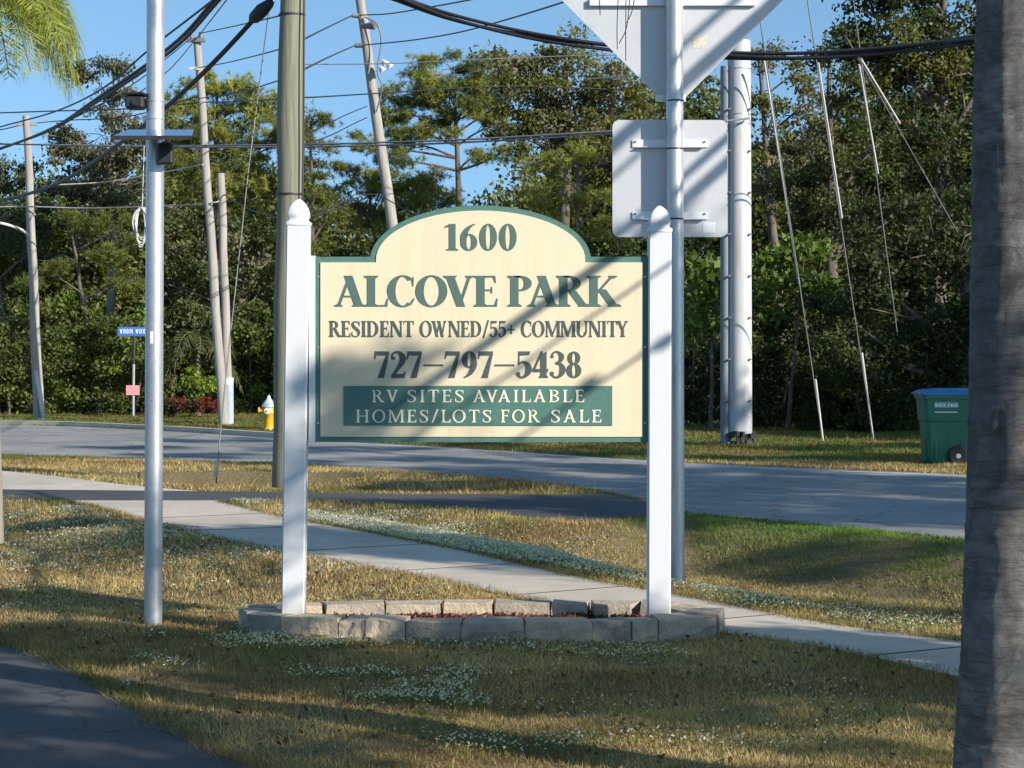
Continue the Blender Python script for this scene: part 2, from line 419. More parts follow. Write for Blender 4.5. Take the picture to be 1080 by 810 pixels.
# painted edge line + low kerb on the far side
def ribbon(name, line, w, z, m, h=.0, side=1):
    pts = catmull(line, 5); mb = MB(); vs = []
    for i, p in enumerate(pts):
        d = pts[min(i+1, len(pts)-1)]-pts[max(i-1, 0)]; d.normalize(); nrm = Vector((-d.y, d.x, 0))*side
        a = p; b = p+nrm*w
        vs += [(a.x, a.y, z-.02), (a.x, a.y, z+h), (b.x, b.y, z+h), (b.x, b.y, z-.02)]
    fs = []
    for i in range(len(pts)-1):
        for k in range(3): fs.append((i*4+k, i*4+k+1, i*4+4+k+1, i*4+4+k))
    mb.add(vs, fs); o = mb.build(name, m); return tag(o, kind='structure')
ribbon('edge_line', [p+Vector((-.05, -.45, 0)) for p in road_far[4:]], .10, .008, M['line'])
ribbon('kerb', road_far[:5], .16, 0, M['concrete'], .10)

# ------------------------------------------------------------------ turf
SUNAZ, SUNEL = math.radians(52), math.radians(24)     # azimuth to the right of straight-behind
SUN = Vector((math.sin(SUNAZ)*math.cos(SUNEL), -math.cos(SUNAZ)*math.cos(SUNEL), math.sin(SUNEL)))
def polydist(x, y, line):
    x = np.asarray(x, float); y = np.asarray(y, float); d = np.full(x.shape, 99.)
    for i in range(len(line)-1):
        ax, ay = line[i][0], line[i][1]; bx, by = line[i+1][0], line[i+1][1]
        t = np.clip(((x-ax)*(bx-ax)+(y-ay)*(by-ay))/((bx-ax)**2+(by-ay)**2+1e-9), 0, 1)
        d = np.minimum(d, np.hypot(x-ax-t*(bx-ax), y-ay-t*(by-ay)))
    return d
def turf_green(x, y):
    """0 straw .. 1 green"""
    g = (fbm(x*.9, y*.6, 3, 4)-.5)*1.9+.27+(fbm(x*3.5, y*2.2, 13, 3)-.5)*.7
    g -= .34*((y > 11.2) & (y < 17.5) & (x < .2))
    g += .42*np.exp(-(((x+1.9)/1.2)**2+((y-11.0)/.55)**2))          # lush strip at the pole foot
    g -= .30*np.exp(-(((x+2.6)/2.0)**2+((y-12.8)/1.3)**2))          # dry lawn at the left
    g -= .20*(y < 10.8)
    dr = polydist(x, y, road_near); rt = (x > .7) & (y > 12.5) & (y < 20)
    g += .75*np.exp(-(dr/.9)**2)*rt
    g -= .45*np.exp(-((dr-1.9)/.7)**2)*rt
    g += .95*(y > 29)
    g += .22*((y > 20.5) & (y < 24) & (x < -1))
    return np.clip(g, 0, 1)
def grass(name, y0, y1, dens, h, w, seed, xpad=.35, ff=.268, label=None):
    r = np.random.default_rng(seed); area = (ff*y1+xpad)*2*(y1-y0); n = int(area*dens)
    x = r.uniform(-1, 1, n)*(ff*y1+xpad); y = r.uniform(y0, y1, n)
    k = (np.abs(x) < ff*y+xpad) & ~hard(x, y)
    k &= ~inpoly(x, y, ring)
    x, y = x[k], y[k]
    wear = fbm(x*3.1, y*3.1, 9, 3); k = r.random(len(x)) < np.clip(wear*2.1-.15, .25, 1)
    x, y = x[k], y[k]; n = len(x)
    g = np.clip(turf_green(x, y)+r.normal(0, .22, n), 0, 1)
    straw = np.array([.54, .41, .20]); gr = np.array([.08, .145, .022]); yg = np.array([.29, .245, .095])
    a = np.clip(g*2, 0, 1)[:, None]; b = np.clip(g*2-1, 0, 1)[:, None]
    C = straw*(1-a)+yg*a; C = C*(1-b)+gr*b
    brown = (r.random(n) < np.clip((fbm(x*.8, y*1.3, 57, 3)-.32)*1.6, .04, .6))[:, None]; C = np.where(brown, np.array([.24, .135, .07]), C)
    vg = (x > .9)*(y > 15)*(y < 20)*np.exp(-(polydist(x, y, road_near)/1.15)**2)*(.45+.9*vnoise(x*2.3, y*2.3, 91)).clip(0, 1); C = C*(1-vg[:, None])+np.array([.13, .25, .035])*vg[:, None]
    C = C*r.uniform(.7, 1.25, n)[:, None]
    hh = h*r.uniform(.4, 1.3, n)*(.45+1.15*fbm(x*2.2, y*2.2, 21)**1.3)*np.where(r.random(n) < .012, 2.4, 1); z = ground_h(x, y)
    an = r.uniform(0, 2*PI, n); lean = r.uniform(.15, 1.1, n)*hh; la = r.uniform(0, 2*PI, n)
    ww = w*r.uniform(.6, 1.4, n)
    ux, uy = np.cos(an)*ww, np.sin(an)*ww
    V = np.empty((n, 3, 3))
    V[:, 0] = np.stack([x-ux, y-uy, z-.005], 1); V[:, 1] = np.stack([x+ux, y+uy, z-.005], 1)
    V[:, 2] = np.stack([x+np.cos(la)*lean, y+np.sin(la)*lean, z+hh], 1)
    Fc = np.arange(n*3).reshape(n, 3)
    o = npmesh(name, V.reshape(-1, 3), Fc, np.repeat(C, 3, 0), M['blade'])
    tag(o, label, 'grass', kind='stuff')
grass('grass', 6.6, 9.6, 11000, .026, .0022, 1, label='mown brown and green lawn in front of the brick planter')
grass('grass', 9.6, 13, 7500, .026, .0027, 2, label='sunlit dry lawn beside the planter and steel pole')
grass('grass', 13, 19, 3400, .034, .0038, 3, label='verge grass between the sidewalk and the driveway')
grass('grass', 19, 31, 1300, .045, .006, 4, label='grass wedge between the driveway and the road')
grass('grass', 31, 52, 500, .05, .012, 5, .5, label='shaded green lawn across the road under the trees')
def edge_grass():      # shaggy overhang along the paved edges
    r = np.random.default_rng(31); Vs = []; Cs = []
    for poly, out in ((walk_far[4:], 1), (walk_near, 1), (lot_poly[:8], 1), (road_near, 1)):
        for i in range(len(poly)-1):
            a, b = poly[i], poly[i+1]; L = (b-a).length; n = int(L*650*min(1, 14/max(a.y, 5)))
            t = r.random(n); p = np.outer(1-t, np.array(a))+np.outer(t, np.array(b))
            p[:, :2] += r.normal(0, .028, (n, 2))*(.4+1.6*vnoise(p[:, 0]*4, p[:, 1]*4, 8))[:, None]
            sc = p[:, 1]/11
            h = r.uniform(.02, .06, n); an = r.uniform(0, 2*PI, n); w = .003*sc
            V = np.empty((n, 3, 3)); u = np.stack([np.cos(an)*w, np.sin(an)*w, 0*an], 1)
            V[:, 0] = p-u; V[:, 1] = p+u; V[:, 2] = p+np.stack([r.normal(0, .03, n), r.normal(0, .03, n), h], 1)
            V[:, :2, 2] += .004
            g = np.clip(turf_green(p[:, 0], p[:, 1])+r.normal(0, .2, n), 0, 1)[:, None]
            C = (np.array([.32, .24, .12])*(1-g)+np.array([.08, .13, .025])*g)*r.uniform(.5, 1.2, n)[:, None]
            Vs.append(V.reshape(-1, 3)); Cs.append(np.repeat(C, 3, 0))
    V = np.concatenate(Vs); C = np.concatenate(Cs)
    tag(npmesh('edge_grass', V, np.arange(len(V)).reshape(-1, 3), C, M['blade']), 'shaggy grass overhanging the edges of the paving', 'grass', kind='stuff')
edge_grass()
def flowers():
    r = np.random.default_rng(77); out = []
    def patch(quad, n, thr=.42):
        n = int(n*3.0)
        a, b, c, d = [np.array(G(*q)) for q in quad]; m = n*3
        u = r.random(m)[:, None]; v = r.random(m)[:, None]
        p = (a*(1-u)+b*u)*(1-v)+(d*(1-u)+c*u)*v
        ed = np.minimum(np.minimum(u, 1-u)[:, 0], np.minimum(v, 1-v)[:, 0])
        k = (fbm(p[:, 0]*2.2, p[:, 1]*2.2, 41, 3) > thr+.22*np.exp(-ed*12)+r.normal(0, .05, m)) & ~hard(p[:, 0], p[:, 1]) & ~inpoly(p[:, 0], p[:, 1], ring)
        out.append(p[k][:n])
    patch([(40, 662), (520, 690), (520, 755), (110, 730)], 900, .47)
    patch([(500, 690), (1000, 720), (1000, 800), (300, 800)], 200, .55)
    patch([(240, 664), (700, 682), (740, 700), (260, 690)], 380, .3)
    patch([(232, 528), (700, 566), (740, 632), (300, 550)], 2600, .30)
    patch([(300, 545), (560, 572), (700, 625), (420, 570)], 1800, .22)
    patch([(340, 535), (480, 545), (640, 605), (420, 566)], 1600, .25)
    patch([(0, 535), (90, 540), (420, 612), (0, 600)], 1500, .42)
    patch([(0, 600), (500, 625), (300, 650), (0, 655)], 500, .5)
    patch([(720, 600), (1010, 635), (1015, 682), (730, 636)], 1500, .33)
    patch([(800, 600), (1010, 615), (1015, 660), (820, 640)], 120, .5)
    patch([(250, 795), (560, 760), (900, 795), (300, 812)], 160, .5)
    p = np.concatenate(out); n = len(p)
    p[:, 2] = ground_h(p[:, 0], p[:, 1])+r.uniform(.022, .045, n)
    m = n*2; q = p[r.integers(0, n, m)].copy(); q[:, :2] += r.normal(0, .045, (m, 2)); q = q[~hard(q[:, 0], q[:, 1])]
    q[:, 2] = ground_h(q[:, 0], q[:, 1])+r.uniform(.006, .026, len(q))
    LV, LC = leaves(q, (.13, .16, .05), .014, .010, r, .4, 0)
    tag(npmesh('clover_leaves', LV, np.arange(len(LV)).reshape(-1, 4), LC, M['blade']), 'small green leaves of the flowering weeds in the lawn', 'weeds', kind='stuff')
    s = r.uniform(.0035, .0068, n)*(1+.35*(p[:, 1] > 14))
    k = 6; ang = np.arange(k)*2*PI/k
    tilt = r.normal(0, .45, (n, 2))
    ring_ = np.stack([np.cos(ang), np.sin(ang)], 1)
    V = np.empty((n, k, 3))
    rr = s[:, None]*r.uniform(.65, 1.2, (n, k))
    V[:, :, 0] = p[:, None, 0]+ring_[None, :, 0]*rr; V[:, :, 1] = p[:, None, 1]+ring_[None, :, 1]*rr
    V[:, :, 2] = p[:, None, 2]+(tilt[:, :1]*ring_[None, :, 0]+(tilt[:, 1:]-.5)*ring_[None, :, 1])*rr
    C = np.repeat(np.array([[.82, .80, .76]])*r.uniform(.7, 1.05, n)[:, None], k, 0)
    o = npmesh('clover_flowers', V.reshape(-1, 3), np.arange(n*k).reshape(n, k), C, M['petal'])
    tag(o, 'tiny white wildflowers scattered through the lawn', 'flowers', kind='stuff')
def litter():
    r = np.random.default_rng(5); n = 2600
    x = r.uniform(-4, 4, n); y = r.uniform(7, 18, n); k = ~hard(x, y) & ~inpoly(x, y, ring); x, y = x[k], y[k]; n = len(x)
    p = np.stack([x, y, ground_h(x, y)+r.uniform(.01, .03, n)], 1)
    V, C = leaves(p, np.array([.10, .055, .03]), .035, .02, r, .3)
    Fc = np.arange(len(V)).reshape(-1, 4)
    tag(npmesh('leaf_litter', V, Fc, C, M['blade']), 'small brown fallen leaves scattered over the grass', 'leaf litter', kind='stuff')

# ------------------------------------------------------------------ foliage
def leaves(p, colr, L, W, r, var=.3, up=0.0):
    n = len(p)
    u = r.normal(0, 1, (n, 3)); u[:, 2] -= up; u /= np.linalg.norm(u, axis=1)[:, None]
    w = r.normal(0, 1, (n, 3)); w = np.cross(u, w); w /= np.linalg.norm(w, axis=1)[:, None]
    Ls = L*r.uniform(.6, 1.3, n)[:, None]; Ws = W*r.uniform(.6, 1.3, n)[:, None]
    V = np.empty((n, 4, 3)); V[:, 0] = p-u*Ls/2; V[:, 2] = p+u*Ls/2
    mid = p-u*Ls*.08; V[:, 1] = mid+w*Ws/2; V[:, 3] = mid-w*Ws/2
    C = np.asarray(colr)*np.ones((n, 3))*r.uniform(1-var, 1+var, n)[:, None]
    return V.reshape(-1, 4*1, 3).reshape(-1, 3), np.repeat(C, 4, 0)
def needles(p, colr, L, W, r, k=18, upb=.5):
    n = len(p); d = r.normal(0, 1, (n, k, 3)); d[:, :, 2] += upb
    d /= np.linalg.norm(d, axis=2)[:, :, None]
    s = np.cross(d, r.normal(0, 1, (n, k, 3))); s /= np.linalg.norm(s, axis=2)[:, :, None]
    l = L*r.uniform(.6, 1.15, (n, k, 1)); c = p[:, None]
    V = np.empty((n, k, 3, 3)); V[:, :, 0] = c-s*W/2+d*l*.08; V[:, :, 1] = c+s*W/2+d*l*.08; V[:, :, 2] = c+d*l
    C = np.asarray(colr)*np.ones((n, 3))*r.uniform(.7, 1.3, n)[:, None]
    C = np.repeat(C, k*3, 0)
    return V.reshape(-1, 3), C
def blob_points(c, rad, n, r, shell=.55):
    d = r.normal(0, 1, (n, 3)); d /= np.linalg.norm(d, axis=1)[:, None]
    q = (shell+(1-shell)*r.random(n)**.7)[:, None]
    return np.asarray(c)+d*q*np.asarray(rad)
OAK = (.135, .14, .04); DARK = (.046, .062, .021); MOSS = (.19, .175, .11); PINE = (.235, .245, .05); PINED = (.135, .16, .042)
LIME = (.16, .22, .03); BRIGHT = (.16, .21, .04)
def tree(name, label, cat, bx, Y, blobs, kind='leaf', colr=OAK, size=.16, dens=1.0, r0=.16, group=None, barkm='bark', seed=None, lean=0, clump=.42, limbs=True, origin=None, share=.0, alt=None, base_top=None):
    seed = seed if seed is not None else int(bx*7+Y*13) & 0xffff
    r = np.random.default_rng(seed); rr = random.Random(seed)
    base = Vector(((bx-CX)*Y/F, Y, 0)) if origin is None else Vector(origin)
    root = empty(name, base, 0, label, cat, group)
    B = []
    for b in blobs:
        if origin is None:
            px, py, rx, rz = b[:4]; dy = b[4] if len(b) > 4 else 0
            c = P(px, py, Y); c = Vector((c.x, Y+dy, c.z)); k = Y/F
            B.append((c, (rx*k, max(rx, rz)*k*.8, rz*k)))
        else: B.append((base+Vector(b[:3]), b[3:6]))
    # wood
    dens = dens*DM; size = size*SM; mb = MB(); top = max(B, key=lambda q: q[0].z+q[1][2]*.3)
    tp = top[0]+Vector((0, 0, top[1][2]*.05)) if base_top is None else base+Vector(base_top)
    n = 9; tr = []
    for i in range(n+1):
        t = i/n; q = base.lerp(tp, t)
        q.x += lean*math.sin(PI*t)+(rr.uniform(-.07, .07) if 0 < i < n else 0)*r0*4; q.y += (rr.uniform(-.07, .07) if 0 < i < n else 0)*r0*4
        tr.append(q)
    trs = catmull(tr, 3); m = len(trs)
    mb.tube(trs, [r0*(1.25 if i == 0 else 1)*(1-.82*i/(m-1)) for i in range(m)], 9)
    Vs = []; Cs = []
    for c, rad in B:
        if limbs:
            fr = max(.25, min(.92, (c.z-rad[2]*1.1-base.z)/max(tp.z-base.z, .1)))
            s = trs[int(fr*(m-1))]
            for _ in range(1 if max(rad) < 1 else 2):
                e = c+Vector([rr.uniform(-.3, .3)*q for q in rad])
                midp = s.lerp(e, .5)+Vector((rr.uniform(-.2, .2), rr.uniform(-.2, .2), rr.uniform(-.1, .3)))*max(.4, rad[0]*.5)
                lp = catmull([s, midp, e], 4); r1 = r0*(1-.8*fr)*.62
                mb.tube(lp, [r1*(1-.65*i/(len(lp)-1)) for i in range(len(lp))], 6)
                for _ in range(4 if max(rad) > .8 else 2):
                    a = lp[rr.randint(len(lp)//2, len(lp)-1)]
                    e2 = c+Vector([rr.gauss(0, .5)*q for q in rad]); h2 = a.lerp(e2, .5)+Vector((0, 0, rr.uniform(-.05, .15)))
                    mb.tube([a, h2, e2], [r1*.35, r1*.25, r1*.1], 5)
        vol = rad[0]*rad[1]*rad[2]; surf = (rad[0]*rad[2]+rad[0]*rad[1]+rad[1]*rad[2])/3
        ncl = max(3, int(surf*12/(clump*clump*4)*dens*.5))
        cc = blob_points(c, np.array(rad), ncl, r, .45)
        sz = clump*r.uniform(.55, 1.3, ncl)
        if kind == 'leaf':
            per = int(max(12, 3.4*clump*clump/(size*size*.5)*5*.5))
            for q, s_ in zip(cc, sz):
                d = r.normal(0, .42, (per, 3))*s_*np.array([1.15, 1.15, .7]); p = q+d
                c_ = np.array(alt if (alt is not None and r.random() < share) else colr)*r.uniform(.75, 1.3)
                V, C = leaves(p, c_, size, size*.55, r, .35, .25); Vs.append(V); Cs.append(C)
        else:
            per = max(8, int(19*dens))
            for q, s_ in zip(cc, sz):
                p = q+r.normal(0, .45, (per, 3))*s_*np.array([1.1, 1.1, .5])
                c_ = np.array(alt if (alt is not None and r.random() < share) else colr)*r.uniform(.8, 1.25)
                V, C = needles(p, c_, size*1.15, size*.115, r, 18); Vs.append(V); Cs.append(C)
    V = np.concatenate(Vs); C = np.concatenate(Cs); k = 4 if kind == 'leaf' else 3
    V[:, 2] = np.maximum(V[:, 2], .02)
    mb.build('trunk', M[barkm], root)
    npmesh('crown', V, np.arange(len(V)).reshape(-1, k), C, M['leaf' if kind == 'leaf' else 'needle'], root)
    return root
litter()
flowers()
DM = 1.7; SM = .78
TB = 'trees beyond the road'
BB = 'shrubs at the edge of the woods across the road'
# skyline trees, left to right
tree('scraggly_oak', 'thin grey-green tree with wispy top left of the steel pole', 'tree', 118, 57,
     [(110, 90, 34, 26), (85, 72, 22, 8), (120, 68, 18, 8), (130, 150, 46, 34), (75, 160, 34, 26), (165, 150, 34, 30), (110, 195, 56, 34), (140, 118, 44, 26), (100, 150, 48, 34), (85, 190, 46, 36), (140, 180, 40, 40), (125, 235, 70, 34)], 'leaf', (.085, .095, .05), .15, .62, .16, TB, 'palebark', clump=.36, alt=MOSS, share=.5)
tree('pine_tree', 'broad yellow-green pine right of the steel pole', 'tree', 230, 53,
     [(228, 92, 26, 14), (262, 100, 30, 20), (215, 105, 36, 20), (250, 106, 36, 22), (180, 150, 30, 22), (180, 185, 34, 24), (225, 160, 44, 26), (275, 140, 34, 26), (260, 200, 44, 24), (195, 130, 34, 26), (285, 115, 26, 26), (235, 135, 40, 24), (200, 168, 36, 24), (250, 172, 40, 24), (290, 150, 26, 26), (225, 205, 34, 20), (275, 205, 30, 22)], 'needle', PINE, .20, 1.1, .17, TB, alt=PINED, share=.3)
tree('pine_tree', 'bright drooping pine just right of the tall wooden pole', 'tree', 330, 52,
     [(328, 128, 16, 14), (332, 142, 22, 20), (338, 170, 24, 20), (322, 180, 24, 26), (330, 195, 24, 22), (345, 225, 26, 22), (320, 255, 30, 20)], 'needle', (.14, .155, .03), .20, 1.1, .12, TB)
tree('pine_tree', 'low olive pine in front of the leaning grey pole', 'tree', 425, 56,
     [(385, 182, 26, 16), (420, 190, 44, 26), (375, 208, 40, 26), (430, 215, 50, 26), (455, 205, 36, 22), (400, 235, 46, 22), (450, 245, 44, 20)], 'needle', PINE, .2, 1.0, .13, TB, alt=MOSS, share=.25)
tree('pine_tree', 'tall flat-topped pine with bare limbs above the sign arch', 'tree', 495, 60,
     [(478, 76, 46, 19), (436, 94, 36, 20), (520, 86, 38, 22), (470, 98, 44, 18), (415, 118, 20, 14), (540, 108, 30, 20), (430, 150, 30, 12), (385, 150, 16, 12), (445, 122, 34, 14), (500, 112, 38, 14), (420, 135, 22, 12), (525, 130, 30, 14), (535, 160, 24, 10), (465, 140, 20, 7), (505, 165, 18, 8), (410, 165, 20, 12), (400, 185, 26, 14)], 'needle', PINED, .20, 1.15, .19, TB, alt=PINE, share=.45, clump=.38)
tree('mossy_oak', 'large dark oak with grey moss left of the diamond sign', 'tree', 600, 52,
     [(595, 48, 34, 20), (540, 62, 26, 16), (560, 78, 40, 28), (590, 100, 50, 34), (540, 130, 34, 22), (600, 150, 50, 26), (625, 85, 42, 34), (560, 110, 36, 26), (610, 125, 46, 30), (650, 110, 40, 40), (575, 150, 42, 20), (640, 165, 46, 30), (690, 150, 40, 50)], 'leaf', OAK, .16, .85, .24, TB, alt=MOSS, share=.3, clump=.4)
tree('pine_tree', 'light green pine left of the square sign', 'tree', 610, 47,
     [(575, 178, 26, 14), (610, 172, 30, 16), (590, 205, 36, 18), (630, 215, 26, 20), (560, 225, 30, 16), (650, 240, 28, 18)], 'needle', PINE, .19, .9, .13, TB)
tree('mossy_oak', 'open oak just right of the white pole', 'tree', 830, 50,
     [(800, 62, 26, 14), (800, 102, 14, 10), (830, 118, 28, 20), (815, 160, 26, 16), (845, 75, 16, 14), (870, 110, 32, 30), (815, 195, 30, 26), (855, 170, 40, 40)], 'leaf', OAK, .15, .7, .2, TB, alt=MOSS, share=.35, clump=.36)
tree('oak_tree', 'broad olive oak behind the white guy wires', 'tree', 880, 45,
     [(875, 60, 20, 12), (905, 95, 40, 34), (860, 160, 44, 34), (920, 160, 46, 44), (835, 215, 40, 34), (890, 225, 50, 40), (950, 215, 40, 44)], 'leaf', (.07, .085, .028), .15, 1.0, .22, TB, alt=(.10, .10, .05), share=.3, clump=.38)
tree('oak_tree', 'tall dark oak beside the thick palm trunk', 'tree', 985, 41,
     [(950, -25, 50, 34), (915, 15, 34, 24), (1000, -40, 50, 40), (955, 20, 44, 34), (895, 45, 30, 20), (925, 60, 40, 30), (960, 75, 40, 34), (1010, 20, 44, 44), (935, 62, 34, 22), (990, 75, 50, 40), (1040, 90, 50, 60), (965, 130, 50, 44), (1010, 170, 56, 56), (1060, 200, 50, 80)], 'leaf', DARK, .15, 1.05, .26, TB, clump=.38, alt=OAK, share=.3)
tree('oak_tree', 'dark low-branched tree behind the trash cart', 'tree', 1010, 38,
     [(960, 250, 60, 44), (1020, 250, 56, 60), (930, 310, 60, 44), (990, 330, 60, 50), (1050, 330, 50, 60), (905, 370, 44, 34), (960, 390, 60, 34), (1020, 400, 56, 34)], 'leaf', DARK, .15, 1.1, .2, TB, clump=.42)
tree('small_tree', 'low grey-leaved tree at the left edge behind the street lamp', 'tree', 15, 58,
     [(10, 185, 36, 16), (-20, 170, 40, 20), (35, 215, 40, 26), (0, 240, 50, 30), (50, 260, 34, 30)], 'leaf', (.10, .125, .07), .15, .8, .14, TB, clump=.38)
tree('pine_tree', 'yellow-green pine boughs left of the steel pole', 'tree', 105, 52,
     [(115, 240, 36, 16), (75, 235, 26, 18), (140, 262, 34, 14), (90, 275, 36, 16), (55, 290, 30, 16), (135, 295, 34, 14)], 'needle', (.13, .15, .03), .19, .9, .11, TB)
tree('shade_oak', 'dark tree between the wooden pole and paired grey poles', 'tree', 265, 53,
     [(255, 245, 40, 26), (295, 255, 36, 30), (225, 290, 40, 28), (275, 300, 46, 30), (200, 255, 34, 30), (180, 300, 30, 30)], 'leaf', (.095, .11, .042), .15, .9, .15, TB, alt=MOSS, share=.15, clump=.38)
# shrub line
def shrub(label, bx, Y, blobs, colr, size=.15, dens=.9, name='shrub', **k):
    return tree(name, label, 'shrub', bx, Y, blobs, 'leaf', colr, size, dens, .04, BB, limbs=False, clump=k.pop('clump', .34), **k)
shrub('dark leafy shrub at the far left edge', 10, 51, [(5, 330, 40, 34), (0, 385, 40, 34), (30, 405, 34, 34), (-30, 400, 40, 40)], (.115, .13, .036))
shrub('tall green shrub left of the blue street sign', 85, 52, [(80, 330, 38, 30), (60, 370, 34, 32), (95, 385, 40, 36), (70, 415, 44, 26)], (.11, .135, .035), alt=BRIGHT, share=.35)
shrub('bright green shrub behind the blue street sign', 140, 51, [(125, 372, 38, 18), (110, 350, 26, 18), (150, 350, 28, 24), (130, 408, 44, 30), (165, 330, 20, 20)], (.095, .12, .03), alt=BRIGHT, share=.35)
shrub('dark shrub between the steel pole and small palm', 180, 53, [(185, 340, 26, 30), (180, 395, 26, 34), (215, 330, 36, 28)], (.11, .125, .05))
shrub('green shrub right of the paired grey poles', 265, 52, [(262, 335, 26, 30), (285, 350, 34, 36), (260, 385, 26, 34), (292, 400, 34, 34), (275, 425, 40, 18)], (.105, .13, .034), alt=BRIGHT, share=.25)
shrub('dark shrub behind the yellow fire hydrant', 325, 52, [(325, 320, 36, 34), (330, 380, 40, 40), (330, 425, 40, 20)], (.115, .13, .036))
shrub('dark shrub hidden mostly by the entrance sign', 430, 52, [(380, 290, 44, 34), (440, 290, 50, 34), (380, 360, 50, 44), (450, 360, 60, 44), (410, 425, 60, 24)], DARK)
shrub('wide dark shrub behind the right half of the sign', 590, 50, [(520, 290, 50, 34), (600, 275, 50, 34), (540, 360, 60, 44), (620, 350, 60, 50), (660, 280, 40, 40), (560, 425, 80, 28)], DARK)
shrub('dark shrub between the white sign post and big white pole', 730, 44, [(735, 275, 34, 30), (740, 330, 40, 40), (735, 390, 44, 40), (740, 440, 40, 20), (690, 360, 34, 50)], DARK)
tree('large_leaf_shrub', 'sunlit big-leaved shrub beside the white pole', 'shrub', 750, 41,
     [(740, 305, 22, 18), (752, 285, 14, 12), (735, 335, 18, 14)], 'leaf', (.12, .17, .035), .34, .5, .05, BB, limbs=False, clump=.5)
tree('large_leaf_shrub', 'leafy sunlit shrub right of the white pole', 'shrub', 830, 41,
     [(812, 285, 16, 18), (835, 275, 20, 20), (805, 320, 16, 20), (850, 300, 18, 14), (850, 258, 20, 10)], 'leaf', (.11, .16, .035), .27, .6, .05, BB, limbs=False, clump=.45)
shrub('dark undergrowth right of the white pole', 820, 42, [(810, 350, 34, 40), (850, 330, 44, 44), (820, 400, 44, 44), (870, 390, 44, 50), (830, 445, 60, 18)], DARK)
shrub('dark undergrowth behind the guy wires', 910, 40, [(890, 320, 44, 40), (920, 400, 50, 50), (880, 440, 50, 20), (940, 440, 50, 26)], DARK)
tree('lime_shrub', 'bright yellow-green shrub under the small palm', 'shrub', 205, 49.5,
     [(190, 402, 12, 12), (208, 400, 16, 14), (222, 406, 12, 14), (200, 412, 20, 10)], 'leaf', LIME, .15, 1.2, .03, BB, limbs=False, clump=.26)
tree('red_leaved_hedge', 'dark red leafy hedge below the lime shrub', 'hedge', 200, 48.5,
     [(180, 428, 14, 9), (200, 427, 18, 9), (220, 428, 12, 9)], 'leaf', (.16, .035, .022), .10, 1.3, .03, BB, limbs=False, clump=.2, alt=(.05, .05, .02), share=.35)

# far wood as one mass, with a real leafy volume
def wood():
    r = np.random.default_rng(3)
    prof = [(-150, 200), (0, 205), (60, 200), (150, 190), (200, 170), (300, 190), (360, 225), (480, 232), (520, 225), (560, 175), (640, 110), (700, 70), (780, 110), (800, 180), (830, 140), (900, 100), (1000, 60), (1300, 40)]
    px = np.array([p[0] for p in prof]); py = np.array([p[1] for p in prof])
    Y0 = 62; n = 6500
    x = r.uniform(-140, 1260, n); top = np.interp(x, px, py)+r.normal(0, 9, n)+18*(fbm(x/40, x*0, 4)-.5)
    t = r.random(n); y = top+(430-top)*t
    Yd = Y0+r.uniform(-2.5, 3.0, n)+2*(fbm(x/60, y/60, 8)-.5)
    c = np.stack([(x-CX)*Yd/F, Yd, CH+(HOR-y)*Yd/F], 1)
    Vs = []; Cs = []
    for i in range(n):
        p = c[i]+r.normal(0, .36, (30, 3))*np.array([1.1, 1, .75])
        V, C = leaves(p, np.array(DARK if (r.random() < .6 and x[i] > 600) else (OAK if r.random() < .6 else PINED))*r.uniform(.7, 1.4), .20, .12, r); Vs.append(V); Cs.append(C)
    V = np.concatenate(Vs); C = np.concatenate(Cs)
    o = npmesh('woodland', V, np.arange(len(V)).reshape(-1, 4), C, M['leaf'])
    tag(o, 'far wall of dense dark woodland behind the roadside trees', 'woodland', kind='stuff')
    # lumpy interior mass, so that no daylight leaks at knee height
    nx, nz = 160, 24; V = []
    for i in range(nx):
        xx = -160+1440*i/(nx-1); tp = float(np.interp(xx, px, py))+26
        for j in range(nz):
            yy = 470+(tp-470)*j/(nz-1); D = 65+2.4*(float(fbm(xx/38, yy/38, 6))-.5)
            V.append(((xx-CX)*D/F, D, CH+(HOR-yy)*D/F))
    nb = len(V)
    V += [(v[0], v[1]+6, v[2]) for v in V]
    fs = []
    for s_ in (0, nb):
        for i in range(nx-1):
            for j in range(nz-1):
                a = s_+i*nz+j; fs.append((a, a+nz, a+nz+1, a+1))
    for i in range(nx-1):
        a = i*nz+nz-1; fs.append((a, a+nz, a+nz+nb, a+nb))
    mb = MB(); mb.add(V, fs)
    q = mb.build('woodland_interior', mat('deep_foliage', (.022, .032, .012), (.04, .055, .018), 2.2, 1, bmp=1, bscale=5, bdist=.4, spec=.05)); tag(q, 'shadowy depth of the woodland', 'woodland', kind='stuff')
wood()

def undergrowth():
    r = np.random.default_rng(19); n = 2600; px = r.uniform(-60, 1140, n)
    Yl = np.interp(px, [0, 300, 700, 1000], [53.5, 53, 47, 42.5])+r.uniform(-.5, 2.5, n); z = r.uniform(0, 1, n)**1.3*(1.5+1.2*fbm(px/50, px*0, 5))
    Vs = []; Cs = []
    for i in range(n):
        p = np.array([(px[i]-CX)*Yl[i]/F, Yl[i], z[i]])+r.normal(0, .22, (26, 3)); p[:, 2] = np.abs(p[:, 2])
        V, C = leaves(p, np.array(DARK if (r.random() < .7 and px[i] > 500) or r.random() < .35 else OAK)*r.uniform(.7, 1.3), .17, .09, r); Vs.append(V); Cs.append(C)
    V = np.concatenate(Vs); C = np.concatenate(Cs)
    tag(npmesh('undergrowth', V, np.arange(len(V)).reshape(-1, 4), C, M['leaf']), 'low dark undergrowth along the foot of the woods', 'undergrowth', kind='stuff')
undergrowth()

